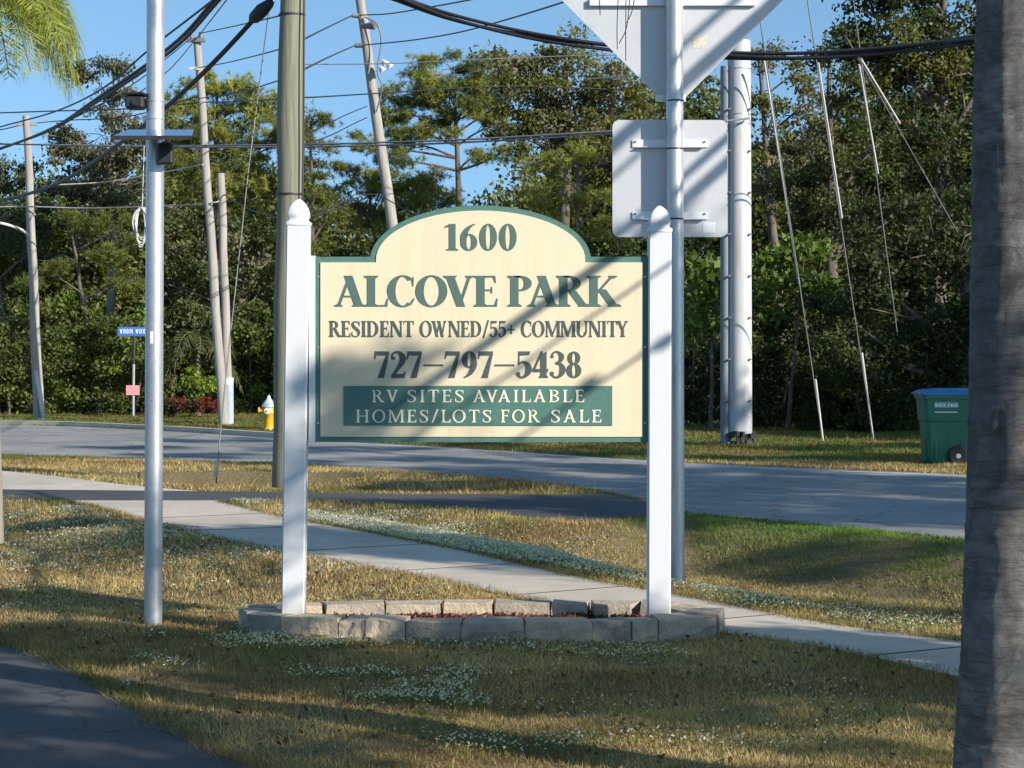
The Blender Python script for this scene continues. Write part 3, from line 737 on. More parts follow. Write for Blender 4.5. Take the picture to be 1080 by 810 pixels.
# ------------------------------------------------------------------ palms
def frond(mbV, mbC, start, az, length, rise, droop, r, leafL=.45, colr=(.12, .16, .03), ns=26, hang=1.0, w=.022):
    """arching frond with leaflets; returns rachis pts"""
    d = Vector((math.cos(az), math.sin(az), 0)); pts = []
    for i in range(ns+1):
        t = i/ns; pts.append(start+d*length*(t-.12*t*t)+Vector((0, 0, rise*t-droop*t*t)))
    side = Vector((-d.y, d.x, 0))
    V = []; C = []
    for i in range(2, ns+1):
        p = pts[i]; tdir = (pts[i]-pts[i-1]).normalized(); t = i/ns
        L = leafL*(math.sin(PI*min(1, .18+t*.8)))**.6
        for rep in range(2):
            for s in (-1, 1):
                o = side*s*r.uniform(.45, .9)+tdir*r.uniform(.3, .8)+Vector((0, 0, r.uniform(-.3, .35)-.1*hang)); o.normalize()
                q0 = p+tdir*r.uniform(-.03, .03)
                q1 = q0+o*L*.5; q2 = q1+(o*.45+Vector((0, 0, -hang*r.uniform(.35, .9)))).normalized()*L*.55
                wv = tdir*w*.5
                V += [q0-wv*.6, q0+wv*.6, q1+wv, q1-wv, q1-wv, q1+wv, q2+wv*.15, q2-wv*.15]
                c = np.array(colr)*r.uniform(.7, 1.35); C += [c]*8
    mbV += [tuple(v) for v in V]; mbC += C
    return pts
def palm(name, label, base, top, rad, fr, leafL, colr, trunkm, group=None, ns=26, w=.022, hang=1.0, bulge=None, boot=True, cat='palm tree', nseg=14):
    r = random.Random(int(abs(base[0])*100)+3)
    root = empty(name, base, 0, label, cat, group)
    b = Vector(base); t = Vector(top); mb = MB(); pts = []; rs = []
    n = nseg*8
    for i in range(n+1):
        k = i/n; p = b.lerp(t, k); p.x += .04*math.sin(k*5)*rad*3; pts.append(p)
        rr = rad*(1-.25*k)
        if bulge: rr *= 1+bulge*math.exp(-(k*9)**1.2)
        rs.append(rr*(1+(.012 if i % 4 == 0 else 0)+r.uniform(-.006, .006)))
    if bulge:
        ns_ = 72; st = 560; V = []; F_ = []
        zz = np.linspace(0, 1, st); th = np.linspace(0, 2*PI, ns_, endpoint=False)
        Z, T = np.meshgrid(zz*(t-b).length, th, indexing='ij')
        R0 = rad*(1-.25*Z/(t-b).length)*(1+bulge*np.exp(-(Z/.8)**1.2))
        cx_, sy_ = np.cos(T), np.sin(T)
        rz_ = Z+.035*(fbm(cx_*1.5+5, sy_*1.5+Z*.8, 71)-.5)
        ph = (rz_/.115) % 1; idx = np.floor(rz_/.115)
        ridge = .0045*np.exp(-((ph-.5)/.09)**2)-.004*np.exp(-((ph-.62)/.05)**2)
        amp = .35+.9*vnoise(idx*1.7, idx*0+3, 72)
        R = R0+ridge*amp*.7+.006*(fbm(cx_*3+9, Z*2.2+sy_*3, 73, 4)-.5)+.007*(fbm(cx_*14+4, Z*9+sy_*14, 74, 3)-.5)
        pit = fbm(cx_*5+20, Z*5+sy_*5, 75, 3); R = R-.012*np.clip((pit-.74)*9, 0, 1)
        k_ = Z/(t-b).length
        V = np.stack([b.x+(t.x-b.x)*k_+.012*np.sin(Z*1.9)+R*cx_, b.y+(t.y-b.y)*k_+R*sy_, Z], 2).reshape(-1, 3)
        I, J = np.meshgrid(np.arange(st-1), np.arange(ns_), indexing='ij'); J2 = (J+1) % ns_
        F_ = np.stack([I*ns_+J, I*ns_+J2, (I+1)*ns_+J2, (I+1)*ns_+J], 2).reshape(-1, 4)
        to = npmesh('trunk', V, F_, None, M[trunkm], root); to.data.polygons.foreach_set('use_smooth', [True]*len(F_))
    else:
        mb.tube(pts, rs, 28); mb.build('trunk', M[trunkm], root)
    V = []; C = []; rm = MB()
    for az, ln, rise, droop in fr:
        q = frond(V, C, t+Vector((0, 0, .05)), az, ln, rise, droop, r, leafL, colr, ns, hang, w)
        rm.tube(q[::2], [.02*(1-.8*i/len(q[::2])) for i in range(len(q[::2]))], 5)
    V = np.array(V); C = np.array(C)
    o = npmesh('fronds', V, np.arange(len(V)).reshape(-1, 4), C, M['leaf'], root)
    rm.build('frond_stalks', mat('frond_stalk', (.14, .15, .04), None, 5, .6), root)
    return root
lp = G(-8, 573)
palm('palm_tree', 'slim palm at the left edge with drooping yellow-green fronds', (lp.x, lp.y, 0), (lp.x-.18, lp.y, 4.62), .095,
     [(a, l, ri, dr) for a, l, ri, dr in [(-.15, 1.05, .35, 1.0), (.2, 1.0, .1, .95), (-.55, 1.15, .5, 1.1), (.55, 1.0, .4, .9), (-.9, 1.3, .3, 1.2), (.9, 1.2, .5, 1.0), (1.6, 1.6, .6, 1.2), (2.4, 1.7, .5, 1.3), (3.1, 1.7, .6, 1.2), (3.9, 1.7, .4, 1.2), (4.7, 1.6, .5, 1.3), (5.4, 1.3, .7, 1.1), (-.3, .8, .8, .9), (.05, .9, -.1, .8)]],
     .62, (.24, .27, .05), 'palebark', ns=44, w=.012, hang=1.1)
pb = Vector(((1071-CX)*6.5/F, 6.5, 0))
palm('royal_palm', 'thick grey palm trunk close by at the right edge', (pb.x-.03, pb.y, 0), (pb.x+.16, 6.5, 7.2), .168,
     [(i*.63, 2.6, 1.3-.12*(i % 3), 1.6+.25*(i % 4)) for i in range(10)], .7, (.10, .14, .03), 'trunk', ns=24, w=.035, bulge=.10)
sp = G(203, 441)
palm('small_palm', 'small dusty palm above the lime shrub', (sp.x, 50.2, 0), (sp.x, 50.2, 1.9), .09,
     [(i*.55, .95+.2*(i % 3), 1.0-.3*(i % 4), 1.0+.2*(i % 3)) for i in range(14)], .5, (.085, .10, .04), 'bark', ns=14, w=.05, hang=.8, nseg=3)

# ------------------------------------------------------------------ serif lettering (drawn as outlines)
class Glyphs:
    def __init__(s, S=.17, T=.055, L=.07): s.S, s.T, s.L = S, T, L; s.p = []
    def q(s, *pts): s.p.append(list(pts))
    def stem(s, x, y0=0, y1=1, w=None, a=True, b=True):
        w = w or s.S; s.q((x-w/2, y0), (x+w/2, y0), (x+w/2, y1), (x-w/2, y1))
        if b: s.foot(x, y0, w, 1)
        if a: s.foot(x, y1, w, -1)
    def foot(s, x, y, w, d):
        L, T = s.L, s.T; s.q((x-w/2-L, y), (x+w/2+L, y), (x+w/2+L, y+d*T*.7), (x+w/2, y+d*T*1.7), (x-w/2, y+d*T*1.7), (x-w/2-L, y+d*T*.7))
    def diag(s, x0, y0, x1, y1, w): s.q((x0-w/2, y0), (x0+w/2, y0), (x1+w/2, y1), (x1-w/2, y1))
    def arm(s, x0, x1, y, d, h=.2):       # horizontal arm with a beak pointing d
        T = s.T; s.q((x0, y-T/2), (x1, y-T/2), (x1, y+T/2), (x0, y+T/2))
        if d: s.q((x1-.02-T, y), (x1, y), (x1+.015, y+d*h), (x1-.012, y+d*h))
    def ring(s, cx, cy, rx, ry, tx, ty, a0=0, a1=360, n=28):
        o = []; i = []
        for k in range(n+1):
            t = math.radians(a0+(a1-a0)*k/n); o.append((cx+rx*math.cos(t), cy+ry*math.sin(t))); i.append((cx+(rx-tx)*math.cos(t), cy+(ry-ty)*math.sin(t)))
        for k in range(n): s.q(o[k], o[k+1], i[k+1], i[k])
    def stroke(s, pts):
        c = catmull([(p[0], p[1], p[2]) for p in pts], 7); L = []; R = []
        for i, p in enumerate(c):
            d = c[min(i+1, len(c)-1)]-c[max(i-1, 0)]; l = math.hypot(d.x, d.y) or 1
            nx, ny = -d.y/l*p.z/2, d.x/l*p.z/2; L.append((p.x+nx, p.y+ny)); R.append((p.x-nx, p.y-ny))
        for i in range(len(c)-1): s.q(L[i], L[i+1], R[i+1], R[i])
    def dot(s, x, y, r): s.ring(x, y, r, r, r*.999, r*.999, n=12)
    def get(s, ch):
        s.p = []; S, T, L = s.S, s.T, s.L; w = .7; th = T*1.15
        if ch == 'A':
            w = .78; s.diag(.12, 0, .40, 1, th*1.2); s.diag(.62, 0, .36, 1, S*1.05); s.q((.2, .30), (.56, .30), (.56, .30+T), (.2, .30+T)); s.foot(.12, 0, T, 1); s.foot(.62, 0, S*.9, 1)
        elif ch == 'V':
            w = .76; s.diag(.42, 0, .15, 1, S*1.05); s.diag(.38, 0, .63, 1, th*1.2); s.foot(.15, 1, S*.9, -1); s.foot(.63, 1, T, -1)
        elif ch == 'W':
            w = 1.06
            for o in (0, .34): s.diag(.36+o, 0, .13+o, 1, S*.95); s.diag(.32+o, 0, .52+o, 1, th)
            s.foot(.13, 1, S*.9, -1); s.foot(.47, 1, S*.6, -1); s.foot(.86, 1, T, -1)
        elif ch == 'M':
            w = .98; s.stem(.12, w=th); s.stem(.84, w=S); s.diag(.47, .03, .17, 1, S*.9); s.diag(.44, .03, .8, 1, th)
        elif ch == 'N':
            w = .82; s.stem(.13, w=th, b=True); s.stem(.69, w=th, b=False); s.diag(.68, 0, .16, 1, S*1.05)
        elif ch == 'K':
            w = .78; s.stem(.17); s.diag(.24, .42, .62, 1, th*1.2); s.diag(.66, 0, .36, .56, S*1.05); s.foot(.63, 1, T, -1); s.foot(.67, 0, S*.9, 1)
        elif ch in 'PRB':
            w = .66; s.stem(.17); top = .5 if ch != 'B' else .52; cy = (1+top)/2
            s.ring(.30, cy, .29, (1-top)/2, S*.95, T, -90, 90); s.q((.17, 1-T), (.31, 1-T), (.31, 1), (.17, 1)); s.q((.17, top), (.31, top), (.31, top+T), (.17, top+T))
            if ch == 'R': w = .76; s.diag(.66, 0, .37, .52, S*1.05); s.foot(.68, 0, S*.8, 1)
            if ch == 'B': s.ring(.31, .265, .32, .265, S, T, -90, 90); s.q((.17, 0), (.32, 0), (.32, T), (.17, T)); w = .70
        elif ch == 'D':
            w = .80; s.stem(.17); s.ring(.30, .5, .42, .5, S, T, -90, 90); s.q((.17, 0), (.31, 0), (.31, T), (.17, T)); s.q((.17, 1-T), (.31, 1-T), (.31, 1), (.17, 1))
        elif ch in 'EFL':
            w = .62 if ch != 'L' else .60; s.stem(.17, a=True, b=True)
            if ch != 'L': s.arm(.17, .53, 1-T/2, -1); s.arm(.17, .44, .53, 0); s.q((.42, .43), (.455, .43), (.455, .64), (.42, .64))
            if ch != 'F': s.arm(.17, .57, T/2, 1, .24)
        elif ch == 'T':
            w = .70; s.stem(.35, a=False); s.arm(.35, .65, 1-T/2, -1, .22); s.q((.05, 1-T), (.36, 1-T), (.36, 1), (.05, 1)); s.q((.05, 1), (.035, .79), (.062, .79), (.1, 1))
        elif ch == 'I': w = .36; s.stem(.18)
        elif ch == 'H': w = .86; s.stem(.17); s.stem(.69); s.q((.2, .47), (.66, .47), (.66, .47+T), (.2, .47+T))
        elif ch == 'O': w = .84; s.ring(.42, .5, .39, .52, S*1.02, T, n=40)
        elif ch == 'C':
            w = .74; s.ring(.41, .5, .38, .52, S*1.02, T, 46, 308, 36); s.q((.645, .66), (.675, .66), (.68, .98), (.62, .90)); s.stroke([(.62, .12, T), (.66, .20, T*.9), (.69, .27, T*.6)])
        elif ch == 'U':
            w = .80; s.stem(.17, .3, 1, b=False); s.stem(.66, .3, 1, w=th, b=False); s.ring(.385, .32, .30, .34, S*.9, T*1.4, 180, 360)
        elif ch == 'Y': w = .74; s.stem(.38, 0, .5, a=False); s.diag(.36, .45, .13, 1, S); s.diag(.38, .45, .62, 1, th*1.1); s.foot(.13, 1, S*.9, -1); s.foot(.62, 1, T, -1)
        elif ch == 'S':
            w = .60; a = S*1.05; s.stroke([(.50, .70, T*.5), (.49, .86, T), (.30, .985-T/2, T), (.13, .87, a*.75), (.13, .70, a*.9), (.28, .54, a), (.43, .40, a), (.48, .23, a*.85), (.40, .06, a*.5), (.24, T/2-.01, T), (.08, .13, T), (.07, .30, T*.5)])
            s.q((.485, .66), (.515, .66), (.52, 1), (.48, .95)); s.q((.055, .34), (.085, .34), (.09, .05), (.05, 0))
        elif ch == '/': w = .44; s.diag(.06, -.05, .38, 1.05, T*1.5)
        elif ch == '+': w = .62; s.q((.08, .42), (.54, .42), (.54, .42+T*1.3), (.08, .42+T*1.3)); s.q((.31-T*.65, .18), (.31+T*.65, .18), (.31+T*.65, .74), (.31-T*.65, .74))
        elif ch == '-': w = .74; s.q((.04, .44), (.70, .44), (.70, .51), (.04, .51))
        elif ch == '0': w = .58; s.ring(.29, .5, .26, .51, S*.95, T, n=36)
        elif ch == '1': w = .46; s.stem(.27, 0, 1, a=False); s.q((.19, 1), (.19, .88), (.04, .86), (.04, .90))
        elif ch == '2':
            w = .56; s.stroke([(.07, .72, T), (.10, .90, T*1.2), (.28, .975, T*1.5), (.42, .82, S*.95), (.42, .62, S*.95), (.28, .36, S*.6), (.10, .09, T*1.4)]); s.q((.05, 0), (.5, 0), (.53, .24), (.5, .24), (.45, .15), (.06, .15)); s.dot(.12, .74, .07)
        elif ch == '3':
            w = .56; s.stroke([(.08, .80, T), (.16, .95, T*1.1), (.30, .975, T*1.3), (.42, .82, S*.85), (.38, .64, S*.6), (.22, .55, T)]); s.stroke([(.22, .55, T), (.40, .50, S*.6), (.46, .30, S), (.38, .09, S*.6), (.22, .02, T*1.2), (.07, .14, T*1.2)]); s.dot(.11, .80, .06); s.dot(.10, .17, .07)
        elif ch == '4': w = .60; s.q((.30, 0), (.30+S, 0), (.30+S, 1), (.30, .86)); s.diag(.06, .26, .36, 1, th*1.2); s.q((.04, .22), (.56, .22), (.56, .22+T*2), (.04, .22+T*2)); s.foot(.30+S/2, 0, S, 1)
        elif ch == '5':
            w = .56; s.q((.12, .83), (.47, .86), (.51, 1.0), (.12, 1)); s.q((.10, .48), (.14, .48), (.16, 1), (.11, 1)); s.stroke([(.12, .53, T), (.26, .60, T*1.3), (.42, .50, S*.8), (.45, .29, S), (.36, .09, S*.6), (.20, .02, T*1.2), (.07, .12, T*1.2)]); s.dot(.10, .15, .075)
        elif ch in '69':
            w = .58; q0 = len(s.p); s.ring(.30, .31, .25, .32, S*.9, T, n=30); s.stroke([(.14, .34, S*.9), (.15, .55, S*.95), (.24, .78, S*.75), (.36, .92, S*.4), (.48, .99, T*.8)])
            if ch == '9':
                for k in range(q0, len(s.p)): s.p[k] = [(.60-x, 1-y) for x, y in s.p[k]]
        elif ch == '7': w = .56; s.q((.05, .84), (.53, .84), (.53, 1), (.05, 1)); s.q((.05, 1), (.025, .70), (.06, .70), (.10, .86)); s.q((.14, 0), (.14+S*1.05, 0), (.53, .92), (.43, .88))
        elif ch == '8': w = .58; s.ring(.29, .745, .215, .255, S*.75, T, n=26); s.ring(.29, .275, .25, .285, S*.9, T, n=28)
        elif ch == ' ': w = .34
        return s.p, w
KERN = {'PA': -.17, 'AV': -.15, 'VA': -.15, 'LO': -.05, 'OV': -.09, 'AR': -.03, 'FO': -.04, 'TY': -.08, 'L ': -.05, 'LC': -.04, 'CO': -.02, 'OW': -.04}
def text_mb(txt, x0, x1, z0, z1, yf, back, S=.17, T=.055, L=.07, track=0, ccw=True):
    g = Glyphs(S, T, L); items = []; adv = 0
    for ci, ch in enumerate(txt):
        p, w = g.get(ch); items.append((p, adv)); adv += w+track+KERN.get(txt[ci:ci+2], 0)
    xs = [q[0]+a for p, a in items for poly in p for q in poly]; mn, mx = min(xs), max(xs)
    sx = (x1-x0)/(mx-mn); sz = z1-z0; mb = MB(); k = 0
    for p, a in items:
        for poly in p:
            pts = [(x0+(q[0]+a-mn)*sx, z0+q[1]*sz) for q in poly]
            ar = sum(pts[i][0]*pts[(i+1) % len(pts)][1]-pts[(i+1) % len(pts)][0]*pts[i][1] for i in range(len(pts)))
            if ar < 0: pts.reverse()
            mb.prism(pts, yf-.00002*(k % 29), back); k += 1
    return mb

# ------------------------------------------------------------------ entrance sign
YS = 11.0
def sx(px, Y=YS): return (px-CX)*Y/F
def sz(py, Y=YS): return CH+(HOR-py)*Y/F
def entrance_sign():
    root = empty('entrance_sign', (sx(508), YS, .06), 0, 'cream and green community entrance sign between two white posts', 'sign')
    for px0, px1, ptop, wpx in ((309.5, 315.5, 210, 24), (694.5, 695.5, 217, 24)):
        mb = MB(); h = wpx*YS/F/2; zt = sz(ptop); x0 = sx(px0); x1 = sx(px1)
        zb = .02; body = zt-.135
        def ring_(z, hw, sl=None):
            x = x0+(x1-x0)*(z-zb)/(zt-zb); b = hw*.12
            return [(x-hw+b, YS-hw, z), (x+hw-b, YS-hw, z), (x+hw, YS-hw+b, z), (x+hw, YS+hw-b, z), (x+hw-b, YS+hw, z), (x-hw+b, YS+hw, z), (x-hw, YS+hw-b, z), (x-hw, YS-hw+b, z)]
        secs = [(zb, h), (body, h)]
        vs = []; [vs.extend(ring_(z, w)) for z, w in secs]
        mb.add(vs, [(i, (i+1) % 8, (i+1) % 8+8, i+8) for i in range(8)]+[tuple(range(8, 16))])
        pst = mb.build('post', M['post'], root)
        cb = MB(); prof = [(body-.012, h*1.06), (body+.006, h*1.06), (body+.012, h*.86), (body+.022, h*.80), (body+.034, h*.93), (body+.06, h*.90), (body+.085, h*.78), (body+.108, h*.58), (body+.125, h*.32), (body+.135, h*.08)]
        vs = []; [vs.extend(ring_(z, w)) for z, w in prof]; n = len(prof)
        cb.add(vs, [(j*8+i, j*8+(i+1) % 8, j*8+8+(i+1) % 8, j*8+8+i) for j in range(n-1) for i in range(8)]+[tuple(range((n-1)*8, n*8))], True)
        cb.build('finial_cap', M['white'], pst)
    # panel outline
    def outline(l, r_, sh, bot, rx, ry, cy):
        c = 507; pts = [(l, bot), (r_, bot), (r_, sh), (c+rx, sh)]
        for k in range(37):
            t = PI*k/36; pts.append((c+rx*math.cos(t), min(sh, cy-ry*math.sin(t))))
        pts += [(c-rx, sh), (l, sh)]
        o = []
        for p in pts:
            if not o or abs(p[0]-o[-1][0])+abs(p[1]-o[-1][1]) > .01: o.append(p)
        return [(sx(x), sz(y)) for x, y in o]
    pm = MB(); pm.prism(outline(333, 683, 271, 466, 116, 57, 274), YS-.025, YS+.03)
    panel = pm.build('panel', M['green'], root)
    fm = MB(); fm.prism(outline(338.5, 677.5, 277, 460.5, 110, 51.5, 274), YS-.031, YS-.024)
    fm.build('face', M['cream'], panel)
    bm_ = MB(); bm_.box((sx(504.2), YS-.033, sz(427.7)), (sx(645.5)-sx(363), .006, sz(407)-sz(448.7))); bm_.build('green_band', M['green'], panel)
    yf = YS-.0335
    def line(name, words, y0, y1, m, **k):
        for wd, a, b in words:
            t = text_mb(wd, sx(a), sx(b), sz(y1), sz(y0), k.get('yf', yf), YS-.030, **{q: v for q, v in k.items() if q != 'yf'})
            t.build(name, m, panel)
    line('number_lettering', [('1600', 469, 545)], 236.5, 264.5, M['letter'], S=.20, T=.05, L=.08, track=.0)
    line('name_lettering', [('ALCOVE', 353, 525), ('PARK', 535, 655)], 291, 323.5, M['letter'], S=.20, T=.055, L=.075, track=-.03)
    line('community_lettering', [('RESIDENT', 347.5, 437), ('OWNED/55+', 443, 543), ('COMMUNITY', 549.5, 662)], 338.5, 355.5, M['dletter'], S=.175, T=.07, L=.06, track=-.01)
    line('phone_lettering', [('727-797-5438', 395, 613)], 370.5, 398.5, M['dletter'], S=.21, T=.06, L=.05, track=-.015)
    line('band_lettering', [('RV', 393, 420), ('SITES', 430, 489), ('AVAILABLE', 499, 616)], 411, 424, M['cletter'], S=.125, T=.07, L=.06, track=.12, yf=YS-.0385)
    line('band_lettering', [('HOMES/LOTS', 376, 518), ('FOR', 528.5, 569.5), ('SALE', 581, 634)], 432, 445.3, M['cletter'], S=.125, T=.07, L=.06, track=.12, yf=YS-.0385)
    for px_ in (336, 680):
        for py_ in (292, 366, 446):
            q = MB(); q.tube([(sx(px_), YS-.0285, sz(py_)), (sx(px_), YS-.024, sz(py_))], .006, 10); q.build('screw', M['galv'], panel)
    for a, b in ((326.3, 333), (683, 687.5)):
        c = MB(); c.box(((sx(a)+sx(b))/2, YS+.004, (sz(270)+sz(467))/2), (sx(b)-sx(a), .062, sz(270)-sz(467))); c.build('mounting_channel', M['white'], root)
entrance_sign()
# planter ring
def planter():
    root = empty('planter_edging', (-.18, 11.05, 0), 0, 'low oval ring of grey concrete blocks around the sign posts', 'planter')
    pts = catmull([Vector((p[0], p[1], 0)) for p in ring+ring[:1]], 8)
    # walk the loop in block lengths
    r = random.Random(4); tot = sum((pts[i+1]-pts[i]).length for i in range(len(pts)-1))
    def at(s):
        s %= tot
        for i in range(len(pts)-1):
            l = (pts[i+1]-pts[i]).length
            if s <= l: return pts[i].lerp(pts[i+1], s/l)
            s -= l
        return pts[-1]
    s = 0; cen = Vector((-.18, 11.06, 0)); m = M['block']
    while s < tot-.12:
        L = r.choice((.15, .22, .30, .30, .34, .36)); L = min(L, tot-s)
        a, b = at(s), at(s+L-.010); d = b-a; nrm = Vector((-d.y, d.x, 0)).normalized()
        if nrm.dot(cen-a) < 0: nrm = -nrm
        w = .19; h = .135+r.uniform(-.004, .006); j = [r.uniform(-.010, .010) for _ in range(4)]
        ins = .15 if abs(a.x+.18) > .85 else .035
        bp = [a-nrm*j[0], b-nrm*j[1], b+nrm*(w+j[2])-d*ins, a+nrm*(w+j[3])+d*ins]
        mb = MB(); nx = 6; V = []
        # front face is split-rough: subdivided and jittered
        mid = (bp[0]+bp[1]+bp[2]+bp[3])/4; tz = [r.uniform(-.006, .006) for _ in range(4)]
        lay = [(-.03, 0), (.03, 0), (h*.35, -.003), (h*.65, -.004), (h-.005, 0), (h, .004)]
        per = []
        for e in range(4):
            p, q = bp[e], bp[(e+1) % 4]
            for k in range(nx): per.append((p.lerp(q, k/nx), e, tz[e]*(1-k/nx)+tz[(e+1) % 4]*k/nx))
        for z, i_ in lay:
            for p, e, t in per:
                q = p+(mid-p).normalized()*i_
                if e == 0 and z < h: q = q-nrm*r.uniform(-.008, .009)
                V.append((q.x, q.y, z+(t if z > .05 else 0)))
        n = len(per); F_ = [(l*n+k, l*n+(k+1) % n, (l+1)*n+(k+1) % n, (l+1)*n+k) for l in range(len(lay)-1) for k in range(n)]
        V.append((mid.x, mid.y, h+.001)); F_ += [((len(lay)-1)*n+k, (len(lay)-1)*n+(k+1) % n, len(V)-1) for k in range(n)]
        mb.add(V, F_); 
        tl = Matrix.Rotation(r.uniform(-.035, .035), 3, d.normalized()) @ Matrix.Rotation(r.uniform(-.018, .018), 3, nrm); dz = r.uniform(-.006, .004)
        mb.v = [tuple(tl @ (Vector(v)-mid)+mid+Vector((0, 0, dz))) for v in mb.v]
        mb.build('block', m, root); s += L
    q = [(cen+(Vector((p[0], p[1], 0))-cen)*.93) for p in ring]
    o = sheet('mulch_bed', q, .05, M['mulch'], .05); tag(o, 'red mulch filling the planter ring', 'mulch', kind='stuff')
    rr = np.random.default_rng(8); n = 5200; x = rr.uniform(-1.5, 1.15, n); y = rr.uniform(10.7, 11.5, n); k = inpoly(x, y, [(p.x, p.y) for p in q]); x, y = x[k], y[k]; n = len(x)
    V, C = leaves(np.stack([x, y, .052+rr.random(n)*.02+.02*vnoise(x*6, y*6, 2)], 1), (.13, .045, .03), .04, .016, rr, .5)
    tag(npmesh('mulch_chips', V, np.arange(len(V)).reshape(-1, 4), C, M['blade']), 'loose red wood chips lying in the planter', 'mulch', kind='stuff')
planter()

# ------------------------------------------------------------------ steel pole with solar shelf
def steel_pole():
    Y = 11.4; b = P(161.5, 0, Y); b.z = 0; t = P(164.5, -60, Y)
    root = empty('steel_pole', b, 0, 'slim galvanised steel pole left of the sign carrying a solar light', 'pole')
    mb = MB(); mb.tube([b-Vector((0, 0, .05)), b.lerp(t, .5), t], .0515, 28); mb.build('shaft', M['galv'], root)
    m = MB(); z = P(0, 148, Y).z
    # solar panel: a tilted slab seen edge on
    V = []; x0, x1 = P(133, 0, Y).x, P(212, 0, Y).x
    yn, yf = Y-.085, Y-.36
    for dz in (-.018, 0):
        for x, y, zz in ((x0, yf, z-.012), (x1, yf, z-.012), (x1-.03, yn, z+.052), (x0+.03, yn, z+.052)): V.append((x, y, zz+dz))
    m.add(V, [(3, 2, 1, 0), (4, 5, 6, 7), (0, 1, 5, 4), (1, 2, 6, 5), (2, 3, 7, 6), (3, 0, 4, 7)])
    f = m.build('solar_panel', M['panelblue'], root)
    fr = MB(); fr.box(((x0+x1)/2, yf-.006, z-.025), (x1-x0+.012, .012, .022)); fr.build('panel_frame', M['black'], f)
    k = MB(); k.box((b.x+.085, Y-.08, z-.085), (.085, .07, .12), bev=.008); k.tube([(b.x+.08, Y-.10, z-.02), (b.x+.05, Y-.04, z-.12)], .012, 8); k.build('bracket', M['black'], root)
    c = MB(); cz = P(0, 107, Y).z; c.box((P(144, 0, Y).x, Y-.03, cz-.012), (.105, .11, .075), bev=.012); c.box((P(143.5, 0, Y).x, Y-.03, cz+.036), (.125, .13, .016), bev=.005)
    c.tube([(P(146, 0, Y).x, Y-.09, cz-.015), (P(146, 0, Y).x, Y-.10, cz-.015)], .02, 12)
    c.build('camera_housing', M['black'], root)
    for zz in (P(0, 107, Y).z, P(0, 125.5, Y).z):
        s = MB(); s.lathe((P(163.7, 0, Y).x, Y, zz), [(.0525, -.006), (.054, -.005), (.054, .005), (.0525, .006)], 24); s.build('strap', M['galv'], root)
    st = MB(); xx = P(160.5, 0, Y).x; zz = P(0, 356, Y).z; V = []
    for dz in (-.035, .035):
        for j in range(5):
            a = -PI/2-.28+.35*j/4; V.append((b.x+.006+.0535*math.cos(a), Y+.0535*math.sin(a), zz+dz))
    st.add(V, [(j, j+1, j+6, j+5) for j in range(4)]); st.build('sticker', M['signwhite'], root)
steel_pole()
